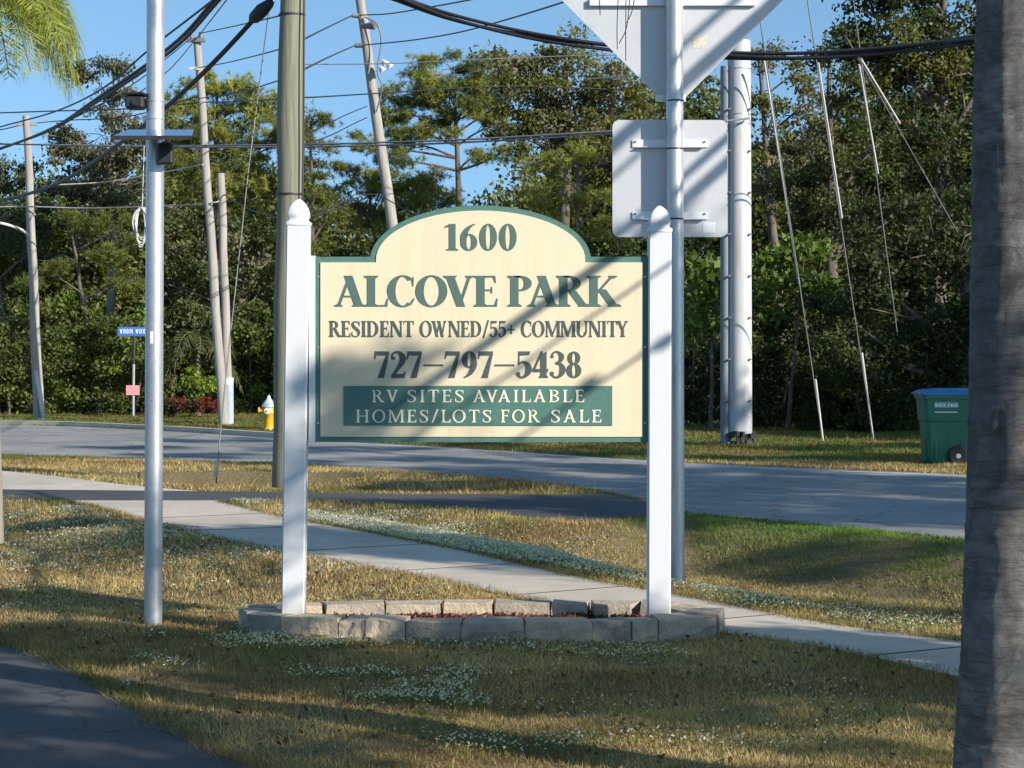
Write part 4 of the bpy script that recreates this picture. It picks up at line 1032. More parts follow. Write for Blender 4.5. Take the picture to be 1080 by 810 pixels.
# ------------------------------------------------------------------ road sign pole with two signs seen from behind
def road_signs():
    Y = 14.34; X = P(713, 0, Y).x; b = Vector((X, Y, ground_h(X, Y)-.1)); t = P(711, -140, Y); R = .062
    root = empty('road_sign', Vector((X, Y, 0)), 0, 'grey steel post with the backs of a diamond and a square road sign', 'road sign')
    m = MB(); m.tube([b, b.lerp(t, .5), t], R, 28); m.build('post', M['galv'], root)
    yb = Y+R+.045
    # diamond (rounded corners)
    c = P(709, -9, yb); hd = .865; m = MB(); pts = []
    for k in range(4):
        a = PI/2*k-PI/2; cx, cz = c.x+math.cos(a)*(hd-.085), c.z+math.sin(a)*(hd-.085)
        for j in range(7):
            t_ = a-PI/4+PI/2*j/6; pts.append((cx+.06*math.cos(t_), cz+.06*math.sin(t_)))
    m.prism(pts, yb, yb+.004); d = m.build('diamond_panel', M['alu'], root)
    fm = MB(); fm.prism([(c.x+(p[0]-c.x)*.985, c.z+(p[1]-c.z)*.985) for p in pts], yb+.0042, yb+.006); fm.build('sign_face', mat('sign_face_yellow', (.8, .5, .03), None, 5, .4), d)
    for pz, w in ((3, .88), (93, .36)):
        q = MB(); z = P(0, pz, yb).z
        if pz == 3: q.box((c.x, yb-.02, z), (1.2, .03, .05)); q.build('crossbar', M['bracket'], root)
        else: q.box((P(707, 0, yb).x, yb-.012, P(0, 104, yb).z), (.22, .02, .05)); q.build('crossbar', M['bracket'], root)
    st = MB(); st.box((P(738, 0, yb).x, yb-.001, P(0, 44, yb).z), (.10, .002, .09)); st.build('sticker', mat('faded_sticker', (.50, .46, .36), (.62, .60, .52), 60, .6), d)
    # square
    x0, x1 = P(646, 0, yb).x, P(767, 0, yb).x; z0, z1 = P(0, 250, yb).z, P(0, 126.5, yb).z; r_ = .05; pts = []
    for (cx, cz, a0) in ((x1-r_, z0+r_, -PI/2), (x1-r_, z1-r_, 0), (x0+r_, z1-r_, PI/2), (x0+r_, z0+r_, PI)):
        for j in range(7): a = a0+PI/2*j/6; pts.append((cx+r_*math.cos(a), cz+r_*math.sin(a)))
    m = MB(); m.prism(pts, yb, yb+.004); sq = m.build('square_panel', M['alu'], root)
    fm = MB(); cx, cz = (x0+x1)/2, (z0+z1)/2; fm.prism([(cx+(p[0]-cx)*.985, cz+(p[1]-cz)*.985) for p in pts], yb+.0042, yb+.006); fm.build('sign_face', M['signwhite'], sq)
    for py in (154, 230):
        z = P(0, py, yb).z; q = MB(); a, e = P(667, 0, yb).x, P(747, 0, yb).x
        q.box(((a+e)/2, yb-.0105, z+.018), (e-a, .005, .055)); q.box(((a+e)/2, yb-.006, z+.018), (e-a-.03, .006, .03)); q.box(((a+e)/2, yb-.026, z-.010), (e-a-.06, .030, .006)); cb = q.build('crossbar', M['bracket'], root)
        for px in (670, 743):
            bt = MB(); bt.tube([(P(px, 0, yb).x, yb-.022, z+.03), (P(px, 0, yb).x, yb-.012, z+.03)], .008, 8); bt.build('bolt', M['gcable'], cb)
    for py in (106.5, 157, 231):
        q = MB(); z = P(0, py, Y).z; q.lathe((P(712, 0, Y).x, Y, z), [(.0625, -.006), (.0645, -.005), (.0645, .005), (.0625, .006)], 24); q.build('strap', M['black'], root)
    st = MB(); st.box((P(748, 0, yb).x, yb-.001, P(0, 240, yb).z), (.09, .002, .075)); st.build('sticker', M['bracket'], sq)
road_signs()
for k_, (xa, ya, xb, yb_, xc, yc) in enumerate(((655, -60, 651, 20, 651, 52), (661, -60, 660, 20, 660, 64), (668, -60, 662, 22, 653, 46), (676, -60, 668, 5, 661, 24), (633, -60, 632, -10, 633, 16))):
    q = MB(); q.tube(catmull([P(xa, ya, 14.0), P(xb, yb_, 14.05), P(xc, yc, 14.1)], 5), .0035, 5)
    q.thing('hanging_strand', M['cable'], ['longer curved dark strand hanging over the diamond sign', 'longest straight dark strand hanging over the diamond sign', 'dark strand crossing its neighbours over the diamond sign', 'short dark strand nearest the post over the diamond sign', 'lone short dark strand at the left of the diamond sign'][k_], 'strand', 'dark strands hanging in front of the diamond sign')

# ------------------------------------------------------------------ utility poles
def pole(name, label, bpx, bpy, tpx, tpy, wb, wt, m, parts=None, group='wooden utility poles', Y=None):
    Y = Y or CH*F/(bpy-HOR); b = P(bpx, bpy, Y); b.z = 0; t = P(tpx, tpy, Y)
    root = empty(name, b, 0, label, 'utility pole', group)
    mb = MB(); n = 10
    mb.tube([b.lerp(t, i/n)+Vector((.012*math.sin(i*1.7), 0, 0)) for i in range(n+1)], [(wb+(wt-wb)*i/n)*Y/F/2*(1+.015*math.sin(i*2.3)) for i in range(n+1)], 20)
    mb.v = [(v[0], v[1], v[2]) for v in mb.v]; mb.build('shaft', m, root)
    return root, Y
wp, YW = pole('wooden_pole', 'thick greenish wooden pole just behind the left sign post', 301, 514, 310, -130, 29, 26, M['wood'])
q = MB(); z = P(0, 205, YW).z; q.lathe((P(306, 0, YW).x, YW, z), [(.166, -.01), (.168, 0), (.166, .01)], 16); q.build('strap', M['cable'], wp)
q = MB(); z = P(0, 16, YW).z; q.lathe((P(308, 0, YW).x, YW, z), [(.158, -.012), (.162, 0), (.158, .012)], 16); q.build('strap', M['cable'], wp)
q = MB(); q.tube([P(321.5, -120, YW-.16), P(320, 150, YW-.14), P(315, 470, YW-.13)], .013, 6); q.build('ground_wire', M['cable'], wp)
q = MB()
for z in (6.6, 7.4): q.box((P(309, 0, YW).x, YW-.17, z), (1.9, .10, .12))
q.build('crossarm', M['greywood'], wp)
a, YA = pole('wooden_pole', 'grey wooden pole at the far left holding a street lamp arm', 41, 443, 28, 122, 11.5, 7.5, M['greywood'])
q = MB(); q.tube([P(38, 391, YA-.1), P(46, 441, YA-.2)], .055, 8); q.build('foot_brace', M['guard'], a)
q = MB(); q.tube(catmull([P(32, 250, YA), P(22, 242, YA-.4), P(4, 236, YA-.9), P(-14, 233, YA-1.3)], 4), .035, 8); arm = q.build('lamp_arm', M['guard'], a)
q = MB(); q.tube([P(-12, 233, YA-1.3), P(-20, 234, YA-1.5), P(-28, 236, YA-1.7)], [.05, .14, .08], 12); q.build('lamp_head', M['guard'], arm)
q = MB(); q.box((P(28, 0, YA).x, YA, P(0, 131, YA).z), (.5, .08, .07)); q.build('crossarm', M['greywood'], a)
bb, YB = pole('wooden_pole', 'taller and paler of the two grey poles behind the steel pole', 236, 449, 208, 40, 10.5, 8, M['greywood'])
q = MB(); q.box((P(207, 0, YB).x, YB-.1, P(0, 43, YB).z), (.42, .09, .09)); q.tube([P(202, 42, YB-.1), P(202, 37, YB-.1)], .04, 8); q.tube([P(212, 41, YB-.1), P(212, 34, YB-.1)], .05, 8); q.build('crossarm', M['gcable'], bb)
q = MB(); q.box((P(206, 0, YB).x, YB-.12, P(0, 73, YB).z), (.22, .05, .06)); q.build('insulator', M['guard'], bb)
cc, YC = pole('wooden_pole', 'shorter grey pole with faded blue foot and white tag', 241.5, 448.5, 233, 183, 10, 8.5, M['greywood'])
q = MB(); q.lathe((P(241, 0, YC).x, YC, 0), [(.117, .02), (.113, .75), (.112, 1.0)], 18); q.build('painted_foot', M['bluepaint'], cc)
q = MB(); q.lathe((P(240.5, 0, YC).x, YC, P(0, 402, YC).z), [(.122, -.075), (.122, .075)], 18); q.build('number_tag', M['signwhite'], cc)
d_, YD = pole('wooden_pole', 'tall leaning grey pole rising behind the sign arch', 444, 450, 371, -60, 13, 9.5, M['greywood'])
q = MB(); q.tube([P(381, 28, YD-.12), P(393, 27, YD-.5), P(396, 28, YD-.6)], [.04, .09, .05], 10); q.build('lamp_bracket', M['gcable'], d_)
q = MB(); q.tube([P(379, 17, YD-.1), P(371, 16, YD-.1)], .05, 8); q.build('insulator', M['gcable'], d_)
q = MB(); q.tube([P(383, 48, YD-.1), P(374, 48, YD-.1)], .05, 8); q.build('insulator', M['gcable'], d_)
q = MB(); q.tube(catmull([P(385, 18, YD-.15), P(398, 26, YD-.3), P(402, 45, YD-.3), P(398, 75, YD-.3), P(403, 92, YD-.3), P(397, 118, YD-.15)], 5), .018, 6); q.build('drop_cable', M['gcable'], d_)
q = MB()
for (x, y) in ((403, 66), (408, 69), (400, 73)): q.tube([P(x, y-3, YD-.3), P(x+4, y, YD-.3), P(x+1, y+4, YD-.3)], [.02, .08, .02], 8)
q.build('cable_coil', M['guard'], d_)
# big white pole
def white_pole():
    Y = CH*F/(470-HOR); b = P(780.6, 470, Y); b.z = 0; t = P(779.5, 43, Y)
    root = empty('white_pole', b, 0, 'massive white round utility pole with dark grey riser on its left', 'utility pole')
    mb = MB(); n = 24; mb.tube([b.lerp(t, .03+.97*i/n) for i in range(n+1)], [(25.5-1.2*i/n)*Y/F/2 for i in range(n+1)], 32); mb.build('shaft', M['concpole'], root)
    q = MB(); x = P(765.2, 0, Y).x; q.tube([(x, Y-.01, 0), (x, Y-.01, P(0, 70, Y).z)], .09, 16); q.build('riser_conduit', M['conduit'], root)
    q = MB(); r = random.Random(2)
    for i in range(26):
        a = r.uniform(PI, 2*PI); z = r.uniform(0.02, .22); x_, y_ = b.x+.22*math.cos(a), Y+.22*math.sin(a); q.box((x_, y_, z), (r.uniform(.05, .12), r.uniform(.04, .09), r.uniform(.04, .1)), rz=r.uniform(0, 3))
    q.build('foot_collar', M['black'], root)
    for py in (62, 73, 121, 131):
        q = MB(); q.lathe((P(779.8, 0, Y).x, Y, P(0, py, Y).z), [(.200, -.012), (.212, 0), (.200, .012)], 24); q.build('strap', M['galv'], root)
    for i in range(9):
        py = 115+i*44
        for s in (-13, 13): q = MB(); q.tube([P(780+s*.8, py, Y-.12), P(780+s*.9, py, Y-.20)], .02, 6); q.build('step_bolt', M['conduit'], root)
    q = MB(); q.tube([P(790, 124, Y), P(797, 127, Y-.05)], .03, 8); q.build('hook', M['cable'], root)
white_pole()

# ------------------------------------------------------------------ cables
CG = 'overhead cables'
def cable(label, pts, r, m='cable', strands=1, name='overhead_cable', parts=None, n=5):
    w = catmull([P(*p) for p in pts], 8); mb = MB()
    rnd = random.Random(len(label))
    for s in range(strands):
        off = s*2.1
        q = [p+Vector((0, math.cos(i*.06+off)*r*.7, math.sin(i*.06+off)*r*1.0)) if strands > 1 else p for i, p in enumerate(w)]
        mb.tube(q, r if strands == 1 else r*.62, n)
    o = mb.thing(name, M[m], label, 'cable', CG, at=w[0]); return o
k = .5/F
cable('thick black cable climbing steeply to the top left of the steel pole', [(-60, 176, 42), (0, 158, 38), (55, 137, 34), (100, 108, 31), (180, 52, 27), (230, -2, 24.6), (306, -90, YW)], .040, strands=2)
cable('thinner black cable just above the thick climbing one', [(-60, 152, 42), (0, 134, 38), (60, 117, 35), (110, 92, 31), (160, 50, 28), (232, -6, 24.6), (306, -70, YW)], .015)
cable('thick black cable passing low behind the solar panel', [(-60, 222, 40), (0, 212, 37), (62, 193, 33), (128, 150, 28), (175, 113, 26), (225, 66, 24.5), (276, 10, 23.8), (304, -30, YW)], .032)
o = MB(); o.tube([P(264, 23, 23.8), P(268, 19, 23.8), P(276, 11, 23.7), (P(284, 4, 23.7)), P(288, 1, 23.7)], [.03, .075, .085, .06, .03], 12); o.thing('splice_case', M['cable'], 'black bulging splice case on the cable left of the wooden pole', 'cable splice')
cable('long level pale cable crossing behind every pole', [(-60, 150, 38), (0, 152.5, 37), (160, 155, 35), (300, 154.5, 33), (400, 152, 32), (500, 148, 31), (645, 139, 30), (700, 134, 30), (790, 124, 34)], .026, 'gcable', 2)
cable('faint level cable above the long pale one at left', [(-60, 120, 44), (0, 119, 44), (60, 117, 44), (130, 115, 44.2), (213, 108, YB)], .016)
cable('short dark cable to the far left pole top', [(-60, 147, 49), (0, 137, 49), (28, 131, YA), (70, 127, 48), (140, 122, 46), (213, 100, YB)], .014)
cable('sunlit thin cable under the foliage at far left', [(-40, 219, 48), (31, 218, YA-.2), (100, 219.5, 47), (215, 215, YB), (236, 208, YC)], .018, 'lcable')
cable('bright white drop cable rising behind the steel pole', [(60, 195, 46), (110, 192, 46), (160, 184, 45.5), (214, 173.5, YB-.2)], .018, 'lcable')
cable('upper wire running right from the taller grey pole', [(212, 35, YB-.1), (250, 27, 36), (294, 17, 26), (308, 13, YW)], .012)
cable('second wire right of the taller grey pole', [(206, 72, YB-.1), (240, 66, 38), (295, 52, 27), (308, 45, YW)], .011)
cable('third wire sloping up to the wooden pole', [(209, 104, YB-.1), (250, 98, 38), (294, 85, 27), (308, 80, YW)], .011)
cable('fourth wire meeting the wooden pole near the treetops', [(214, 108, YB-.1), (250, 107, 40), (294, 104.5, 27), (308, 104, YW)], .012)
cable('thin wire falling left from the taller grey pole top', [(202, 40, YB-.1), (175, 62, 38), (150, 82, 33), (110, 108, 32), (60, 133, 33), (20, 150, 36)], .011)
cable('wire crossing from pole top down across the steel pole', [(242, -4, 30), (225, 18, 34), (206, 42, YB-.1), (178, 74, 38), (140, 102, 34), (100, 124, 33)], .011)
cable('upper wire from wooden pole to the leaning pole', [(308, 48, YW), (321, 41, 25), (345, 29, 34), (371, 16.5, YD-.1)], .014)
cable('upper wire from leaning pole toward the top edge', [(379, 16, YD-.1), (410, 14.5, 40), (445, 9, 36), (495, 0, 32), (560, -14, 28)], .014)
cable('lower wire from wooden pole to the leaning pole', [(308, 80, YW), (321, 73, 25), (345, 61, 34), (374, 48, YD-.1)], .014)
cable('lower wire from leaning pole up to the diamond sign', [(383, 47.5, YD-.1), (430, 43, 40), (480, 35, 36), (530, 22, 32), (592, 3, 28), (640, -14, 26)], .014)
cable('faint pale wire across the blue gap in the middle', [(321, 68, 40), (410, 67, 40), (500, 63, 40), (600, 59, 40), (655, 58, 40)], .011, 'gcable')
cable('wire crossing in front of the flat-topped pine', [(310, 103, YW), (340, 102, 30), (420, 97, 34), (500, 92, 38), (560, 91, 40), (640, 94, 42)], .012)
cable('short wire left of the leaning pole at mid height', [(308, 148, YW), (345, 131, 36), (365, 121, 41), (387, 112, YD)], .012)
cable('second short wire left of the leaning pole', [(308, 158, YW), (350, 142, 36), (372, 131, 41), (387, 124, YD)], .012)
cable('heavy twisted cable bundle sweeping right behind the diamond sign', [(306, -70, YW), (372, -22, 23.2), (425, 0, 23), (475, 18, 22.8), (540, 34, 22.5), (600, 44, 22.2), (680, 53, 22), (780, 59, 21.6), (850, 59.5, 21.2), (920, 54.5, 20.8), (985, 47, 20.4), (1028, 41.5, 20), (1200, 20, 19)], .034, strands=3)
cable('thin sagging wire low behind the sign left post', [(236, 205, YC), (262, 220, 40), (290, 229, 34), (306, 232, YW+.1), (350, 222, 34), (387, 208, YD)], .014)
cable('drooping black wire between the foliage and sign', [(300, 212, 30), (335, 222, 33), (365, 213, 38), (395, 205, YD-.1), (430, 222, 42), (470, 238, 43)], .012)
cable('pale wire between the dark oak and diamond sign', [(617, 83, 36), (640, 82, 34), (668, 80, 32), (700, 79, 31)], .012, 'lcable')
# guys
def guy(label, top, mid, bot, gtop, gbot):
    w = [P(*top), P(*bot)] if mid is None else [P(*top), P(*mid), P(*bot)]
    root = empty('guy_wire', w[-1], 0, label, 'guy wire', 'guy wires in front of the dark trees')
    m = MB(); m.tube(w, .011, 5); m.build('strand', M['gcable'], root)
    m = MB(); m.tube([P(*gtop), P(*gbot)], .017, 8); m.build('plastic_guard', M['guard'], root)
guy('guy wire nearest the white pole reaching the grass', (785, -90, 33), None, (868, 466, 35.5), (806, 64, 33.8), (843, 300, 34.8))
guy('second guy wire behind the cable bundle', (838, -90, 33), None, (921, 464, 36), (863, 66, 33.8), (888, 230, 34.8))
guy('third guy wire with white sleeve', (888, -90, 30), None, (946, 350, 33), (906, 68, 31), (926, 183, 31.8))
guy('short steep white guy leaning right', (893, 40, 31), None, (1010, 245, 35), (908, 62, 31.3), (949, 130, 32.5))
q = MB(); q.tube([P(860, 400, 35.2), P(868, 466, 35.5)], .02, 8); q.thing('guy_marker', M['guard'], 'white marker tube at the foot of the left guy', 'guy marker')
q = MB(); q.tube([P(909, 372, 35.9), P(921, 464, 36)], .02, 8); q.thing('guy_marker', M['guard'], 'white marker tube at the foot of the right guy', 'guy marker')
q = MB(); b0 = G(228, 510); w = [b0, P(229, 492, 24), P(233, 450, 25), P(240, 380, 26), P(262, 180, 27), P(285, 0, 28), P(300, -100, 24)]
q.tube(w, .009, 5); root = q.thing('anchor_wire', M['gcable'], 'thin anchor wire rising from the grass left of the wooden pole', 'guy wire', at=b0)
q = MB(); q.tube([P(227.5, 503, 24), P(228, 497, 24), P(229, 485, 24)], [.015, .03, .012], 8); q.build('turnbuckle', M['guard'], root)
# white coil
q = MB(); r = random.Random(1)
for i in range(5):
    c = P(150+r.uniform(-2, 2), 240, 33); pts = [c+Vector((math.cos(t)*(.07+.02*i), r.uniform(-.02, .02), math.sin(t)*(.33-.02*i)+.02*i)) for t in [2*PI*j/14 for j in range(15)]]
    q.tube(pts, .014, 5)
q.tube([P(150, 218, 33), P(152, 154, 35)], .008, 5)
q.thing('cable_coil', M['guard'], 'white coiled cable hanging left of the steel pole', 'cable coil')

# ------------------------------------------------------------------ street sign, pink notice, hydrant, cart
def street_sign():
    Y = CH*F/(441-HOR); b = P(140.5, 441, Y); b.z = 0
    root = empty('street_name_sign', b, 0, 'blue street name sign on a thin post with small pink notice', 'street sign')
    m = MB(); m.tube([b, P(141, 384, Y)], .035, 10); m.build('post', M['galv'], root)
    m = MB(); m.tube([P(141, 384, Y), P(141.5, 354, Y)], .032, 10); m.build('upper_post', M['black'], root)
    m = MB(); a, e = P(124, 0, Y).x, P(156.5, 0, Y).x; m.box(((a+e)/2, Y-.02, P(0, 349.8, Y).z), (e-a, .02, .24), bev=.008); bl = m.build('name_blade', M['blue'], root)
    t = text_mb('WINDINGWOOD', a+.06, e-.05, P(0, 351.8, Y).z, P(0, 347, Y).z, Y-.034, Y-.029, S=.16, T=.10, L=.02, track=.05); t.build('lettering', M['signwhite'], bl)
    m = MB(); a, e = P(133.5, 0, Y).x, P(147.5, 0, Y).x; m.box(((a+e)/2, Y-.05, P(0, 411.5, Y).z), (e-a, .012, .24)); m.build('pink_notice', M['pink'], root)
    return root
street_sign()
def hydrant():
    Y = CH*F/(455-HOR); b = P(283.5, 455, Y); b.z = 0
    root = empty('fire_hydrant', b, 0, 'yellow fire hydrant with pale silver bonnet on the far lawn', 'fire hydrant')
    s = 1.0
    m = MB(); m.lathe(b, [(.145, 0), (.145, .04), (.10, .05), (.098, .10), (.105, .11), (.105, .36), (.125, .37), (.125, .40), (.11, .42), (.112, .50)], 20); m.build('barrel', M['yellow'], root)
    m = MB(); m.lathe(b, [(.145, .50), (.145, .53), (.125, .56), (.085, .62), (.04, .68), (.032, .72), (.02, .74)], 20); m.build('bonnet', M['silver'], root)
    for k_ in range(8):
        a_ = 2*PI*k_/8; q = MB(); q.tube([b+Vector((.132*math.cos(a_), .132*math.sin(a_), .04)), b+Vector((.132*math.cos(a_), .132*math.sin(a_), .065))], .011, 6); q.build('flange_bolt', M['gcable'], root)
    for an, l in ((PI, .17), (0, .15), (-PI/2, .19)):
        d = Vector((math.cos(an), math.sin(an), 0)); c = b+Vector((0, 0, .43))
        ch_ = MB(); ch_.tube(catmull([c+d*(l+.03)+Vector((0, 0, -.05)), c+d*(l*.8)+Vector((0, 0, -.16)), c+d*.12+Vector((0, 0, -.10))], 4), .006, 5); ch_.build('chain', M['gcable'], root)
        q = MB()
        q.tube([c+d*.09, c+d*l, c+d*(l+.001), c+d*(l+.04)], [.055, .055, .068, .068], 12); q.tube([c+d*(l+.04), c+d*(l+.065)], .022, 6); q.build('outlet_cap', M['silver' if an == -PI/2 else 'yellow'], root)
hydrant()
def cart():
    Y = 28.3; b = P(998, 490, Y); b.z = .0
    root = empty('trash_cart', b, 0, 'green wheeled trash cart with blue lid at the far kerb', 'trash cart')
    def loft(secs, mb):
        V = []
        for z, x0, x1, y0, y1 in secs:
            c = .045
            V += [(b.x+x, Y+y, z) for x, y in ((x0+c, y0), (x1-c, y0), (x1, y0+c), (x1, y1-c), (x1-c, y1), (x0+c, y1), (x0, y1-c), (x0, y0+c))]
        n = len(secs); mb.add(V, [(j*8+i, j*8+(i+1) % 8, j*8+8+(i+1) % 8, j*8+8+i) for j in range(n-1) for i in range(8)]+[tuple(range(7, -1, -1)), tuple(range((n-1)*8, n*8))])
    m = MB(); loft([(.03, -.29, .22, -.24, .24), (.08, -.30, .23, -.25, .25), (.62, -.335, .31, -.29, .29), (.63, -.355, .33, -.30, .30), (.94, -.375, .36, -.32, .32), (.945, -.40, .39, -.345, .345), (.99, -.40, .39, -.345, .345)], m)
    m.box((b.x-.31, Y, .33), (.03, .30, .55))
    for xx in (-.2, .0, .16): m.box((b.x+xx, Y-.262, .34), (.03, .03, .5))
    body = m.build('body', M['bin'], root)
    m = MB(); loft([(.993, -.43, .40, -.365, .365), (1.02, -.43, .40, -.365, .365), (1.06, -.36, .37, -.31, .31), (1.085, -.2, .3, -.18, .18)], m); m.build('lid', M['lid'], root)
    m = MB(); m.tube([(b.x+.41, Y-.25, .95), (b.x+.46, Y-.25, .96), (b.x+.46, Y+.25, .96), (b.x+.41, Y+.25, .95)], .018, 8); m.build('handle', M['bin'], root)
    for s in (-1, 1):
        w = MB(); y = Y+s*.29; c = Vector((b.x+.10, y, .14)); w.tube([c-Vector((0, .035, 0)), c-Vector((0, .028, 0)), c+Vector((0, .028, 0)), c+Vector((0, .035, 0))], [.115, .14, .14, .115], 22); wh = w.build('wheel', M['black'], root)
        h = MB(); h.tube([c+Vector((0, s*.036, 0)), c+Vector((0, s*.044, 0))], .035, 12); h.build('hub', M['silver'], wh)
    m = MB(); m.tube([(b.x+.10, Y-.26, .14), (b.x+.10, Y+.26, .14)], .014, 8); m.box((b.x+.30, Y, .21), (.22, .42, .025)); m.build('axle', M['black'], root)
    yf = Y-.318
    m = MB(); m.box((b.x-.07, yf-.003, .855), (.34, .006, .085)); st = m.build('sticker', mat('sticker_teal', (.12, .35, .36), None, 5, .5), body)
    t = text_mb('WASTE', b.x-.23, b.x-.08, .83, .875, yf-.009, yf-.005, S=.26, T=.16, L=.0, track=.02); t2 = text_mb('PRO', b.x-.05, b.x+.09, .83, .875, yf-.009, yf-.005, S=.26, T=.16, L=.0, track=.02)
    t.build('sticker_lettering', M['signwhite'], body); t2.build('sticker_lettering', M['signwhite'], body)
    m = MB(); m.box((b.x-.07, yf+.006, .755), (.32, .012, .014)); m.build('white_stripe', M['signwhite'], body)
cart()

# ------------------------------------------------------------------ trees and lines beside the frame that shade the scene
SH = 'shade trees standing right of the view'
def copy_tree(o, loc, rz, sc, label):
    c = o.copy(); col.objects.link(c); c.location = loc; c.rotation_euler = (0, 0, rz); c.scale = (sc,)*3; c['label'] = label
    for ch in o.children:
        d = ch.copy(); col.objects.link(d); d.parent = c
    return c
def shade(label, h, blobs, dens=1.0, size=.2, seed=1, at=None, clump=.45, kind='leaf'):
    """blobs: (ground x, ground y, height offset, radius xy, radius z) given by the patch of ground each one shades"""
    B = []
    for gx, gy, dh, ra, rz in blobs:
        z = h+dh; B.append((gx+SUN.x/SUN.z*z, gy+SUN.y/SUN.z*z, z, ra, ra, rz))
    cx = sum(b[0] for b in B)/len(B) if at is None else at[0]; cy = sum(b[1] for b in B)/len(B) if at is None else at[1]
    B = [(b[0]-cx, b[1]-cy)+b[2:] for b in B]
    return tree('shade_tree', label, 'tree', 0, 0, B, kind, OAK, size, dens/DM, .14, SH, origin=(cx, cy, 0), clump=clump, seed=seed)
shade('low spreading oak nearest the camera on the right', 3.6, [(-3.3, 10.9, 0, .5, .2), (-2.5, 10.85, .1, .5, .2), (-1.9, 10.45, .2, .6, .25), (-1.2, 10.15, .2, .6, .25), (-.5, 10.1, 0, .6, .25), (.2, 10.1, .1, .6, .25), (.9, 10.25, -.1, .6, .25), (1.5, 10.4, 0, .6, .25), (2.2, 10.35, .3, .6, .25), (.4, 10.35, 0, .5, .2), (1.05, 10.75, .1, .4, .1), (.55, 10.7, 0, .4, .1), (1.4, 10.8, .1, .4, .1), (0, 10.62, .1, .4, .1), (1.75, 10.75, 0, .4, .1), (-1.1, 9.6, .3, .5, .2), (-.2, 9.3, .3, .6, .25), (.6, 9.5, .1, .6, .25), (1.5, 9.5, 0, .6, .25), (2.2, 9.2, 0, .7, .3), (.3, 8.8, .2, .5, .2)], 2.7, .15, 3, clump=.30)
shade('second oak on the right behind the camera', 4.8, [(-3.3, 9.1, 0, .6, .25), (-2.6, 8.9, .2, .6, .25), (-2.0, 8.4, .2, .6, .25), (-1.3, 7.7, 0, .5, .2), (.4, 8.6, .1, .5, .2), (1.2, 8.7, 0, .6, .2), (2.0, 8.5, .3, .6, .2), (-3.0, 7.9, .3, .6, .25), (-2.1, 7.2, .2, .6, .25), (-.7, 7.2, 0, .5, .2), (1.4, 7.2, 0, .5, .2), (-1.2, 8.2, .3, .3, .15)], 1.6, .17, 4, clump=.32)
shade('slender oak right of the view with a thin high top', 6.2, [(-2.85, 12.35, 0, .32, .1), (-3.3, 12.8, .1, .32, .1), (-2.5, 12.0, 0, .3, .1)], .5, .13, 5, clump=.26)
shade('tall oak shading the middle of the sidewalk', 7.0, [(-1.5, 16.3, 0, .8, .3), (-.6, 15.8, .2, .8, .3), (.3, 15.3, 0, .8, .3), (-2.3, 17.1, .2, .8, .25), (1.0, 14.3, .2, .6, .2), (2.3, 12.6, -.3, .7, .2), (-2.6, 16.6, 0, .6, .25)], 5.0, .2, 6)
shade('tall oak shading the right verge', 7.4, [(1.5, 15.6, 0, .7, .2), (2.5, 14.6, .2, .6, .15), (3.5, 14.2, 0, .6, .15), (2.2, 13.6, .1, .5, .12), (3.1, 12.7, 0, .6, .15), (2.2, 12.3, -.1, .4, .1), (3.0, 16.6, .2, .5, .12)], 3.2, .2, 7)
shade('broad oak shading the right end of the road', 8.5, [(1.4, 19.6, 0, 1.0, .3), (2.8, 18.9, .3, 1.0, .3), (4.4, 18.6, 0, 1.1, .3), (3.6, 20.9, .4, 1.1, .3), (5.4, 20.4, 0, 1.2, .3), (1.9, 21.4, .2, 1.0, .3), (.4, 20.4, .2, .9, .3), (-.8, 20.6, 0, .8, .25), (5.2, 22.8, .3, 1.0, .3)], 3.6, .24, 8, clump=.5)
shade('broad oak shading the middle of the road', 9.2, [(3.0, 23.3, 0, 1.1, .3), (1.2, 23.4, .3, 1.1, .3), (4.6, 24.6, 0, 1.2, .3), (.0, 24.8, .3, 1.0, .3), (2.2, 25.2, 0, 1.1, .3), (-1.5, 23.9, .2, .9, .25), (3.6, 26.8, .2, 1.1, .25), (-.6, 26.8, .2, 1.0, .25), (1.4, 27.4, .1, 1.0, .25)], 3.6, .24, 9, clump=.5)
shade('far oak shading the bend of the road', 9.5, [(-3.2, 28.6, 0, 1.1, .25), (-1.2, 29.6, .2, 1.1, .25), (-5.2, 30.8, 0, 1.1, .2), (-3.0, 32.6, .2, 1.2, .25), (-6.8, 33.8, .1, 1.1, .2), (-1.0, 33.6, .2, 1.1, .25), (-5.4, 36.4, .1, 1.1, .2), (1.2, 31.4, 0, 1.2, .25)], 2.4, .26, 10, clump=.5)
shade('large oak shading the lawn behind the trash cart', 9.6, [(4.8, 28.6, 0, 1.2, .3), (6.4, 30.0, .2, 1.3, .3), (3.2, 30.2, .2, 1.2, .25), (5.0, 32.6, 0, 1.3, .3), (7.2, 33.6, .2, 1.4, .4), (2.4, 34.2, .1, 1.2, .25), (7.6, 36.5, .5, 1.5, .5)], 2.0, .28, 11, clump=.55)
shade('towering oak shading the dark woods on the right', 12.0, [(6.0, 38.8, 0, 1.8, .8), (8.6, 38.5, .3, 1.9, .9), (11.2, 39.0, 0, 1.9, 1.0), (7.4, 42.5, .5, 1.9, 1.0), (10.2, 43.2, .3, 2.0, 1.2), (13.0, 43.0, .3, 2.0, 1.2), (4.4, 41.6, 0, 1.4, .6)], 3.2, .32, 12, clump=.65)
shade('second towering oak shading the dark woods on the right', 14.0, [(9.0, 47.0, 0, 2.0, 1.2), (12.0, 47.5, .3, 2.0, 1.2), (14.6, 48.5, 0, 2.0, 1.2), (11.0, 51.5, .3, 2.0, 1.2), (14.0, 52.5, .3, 2.0, 1.4), (6.4, 45.6, 0, 1.6, .8)], 3.0, .34, 13, clump=.7)

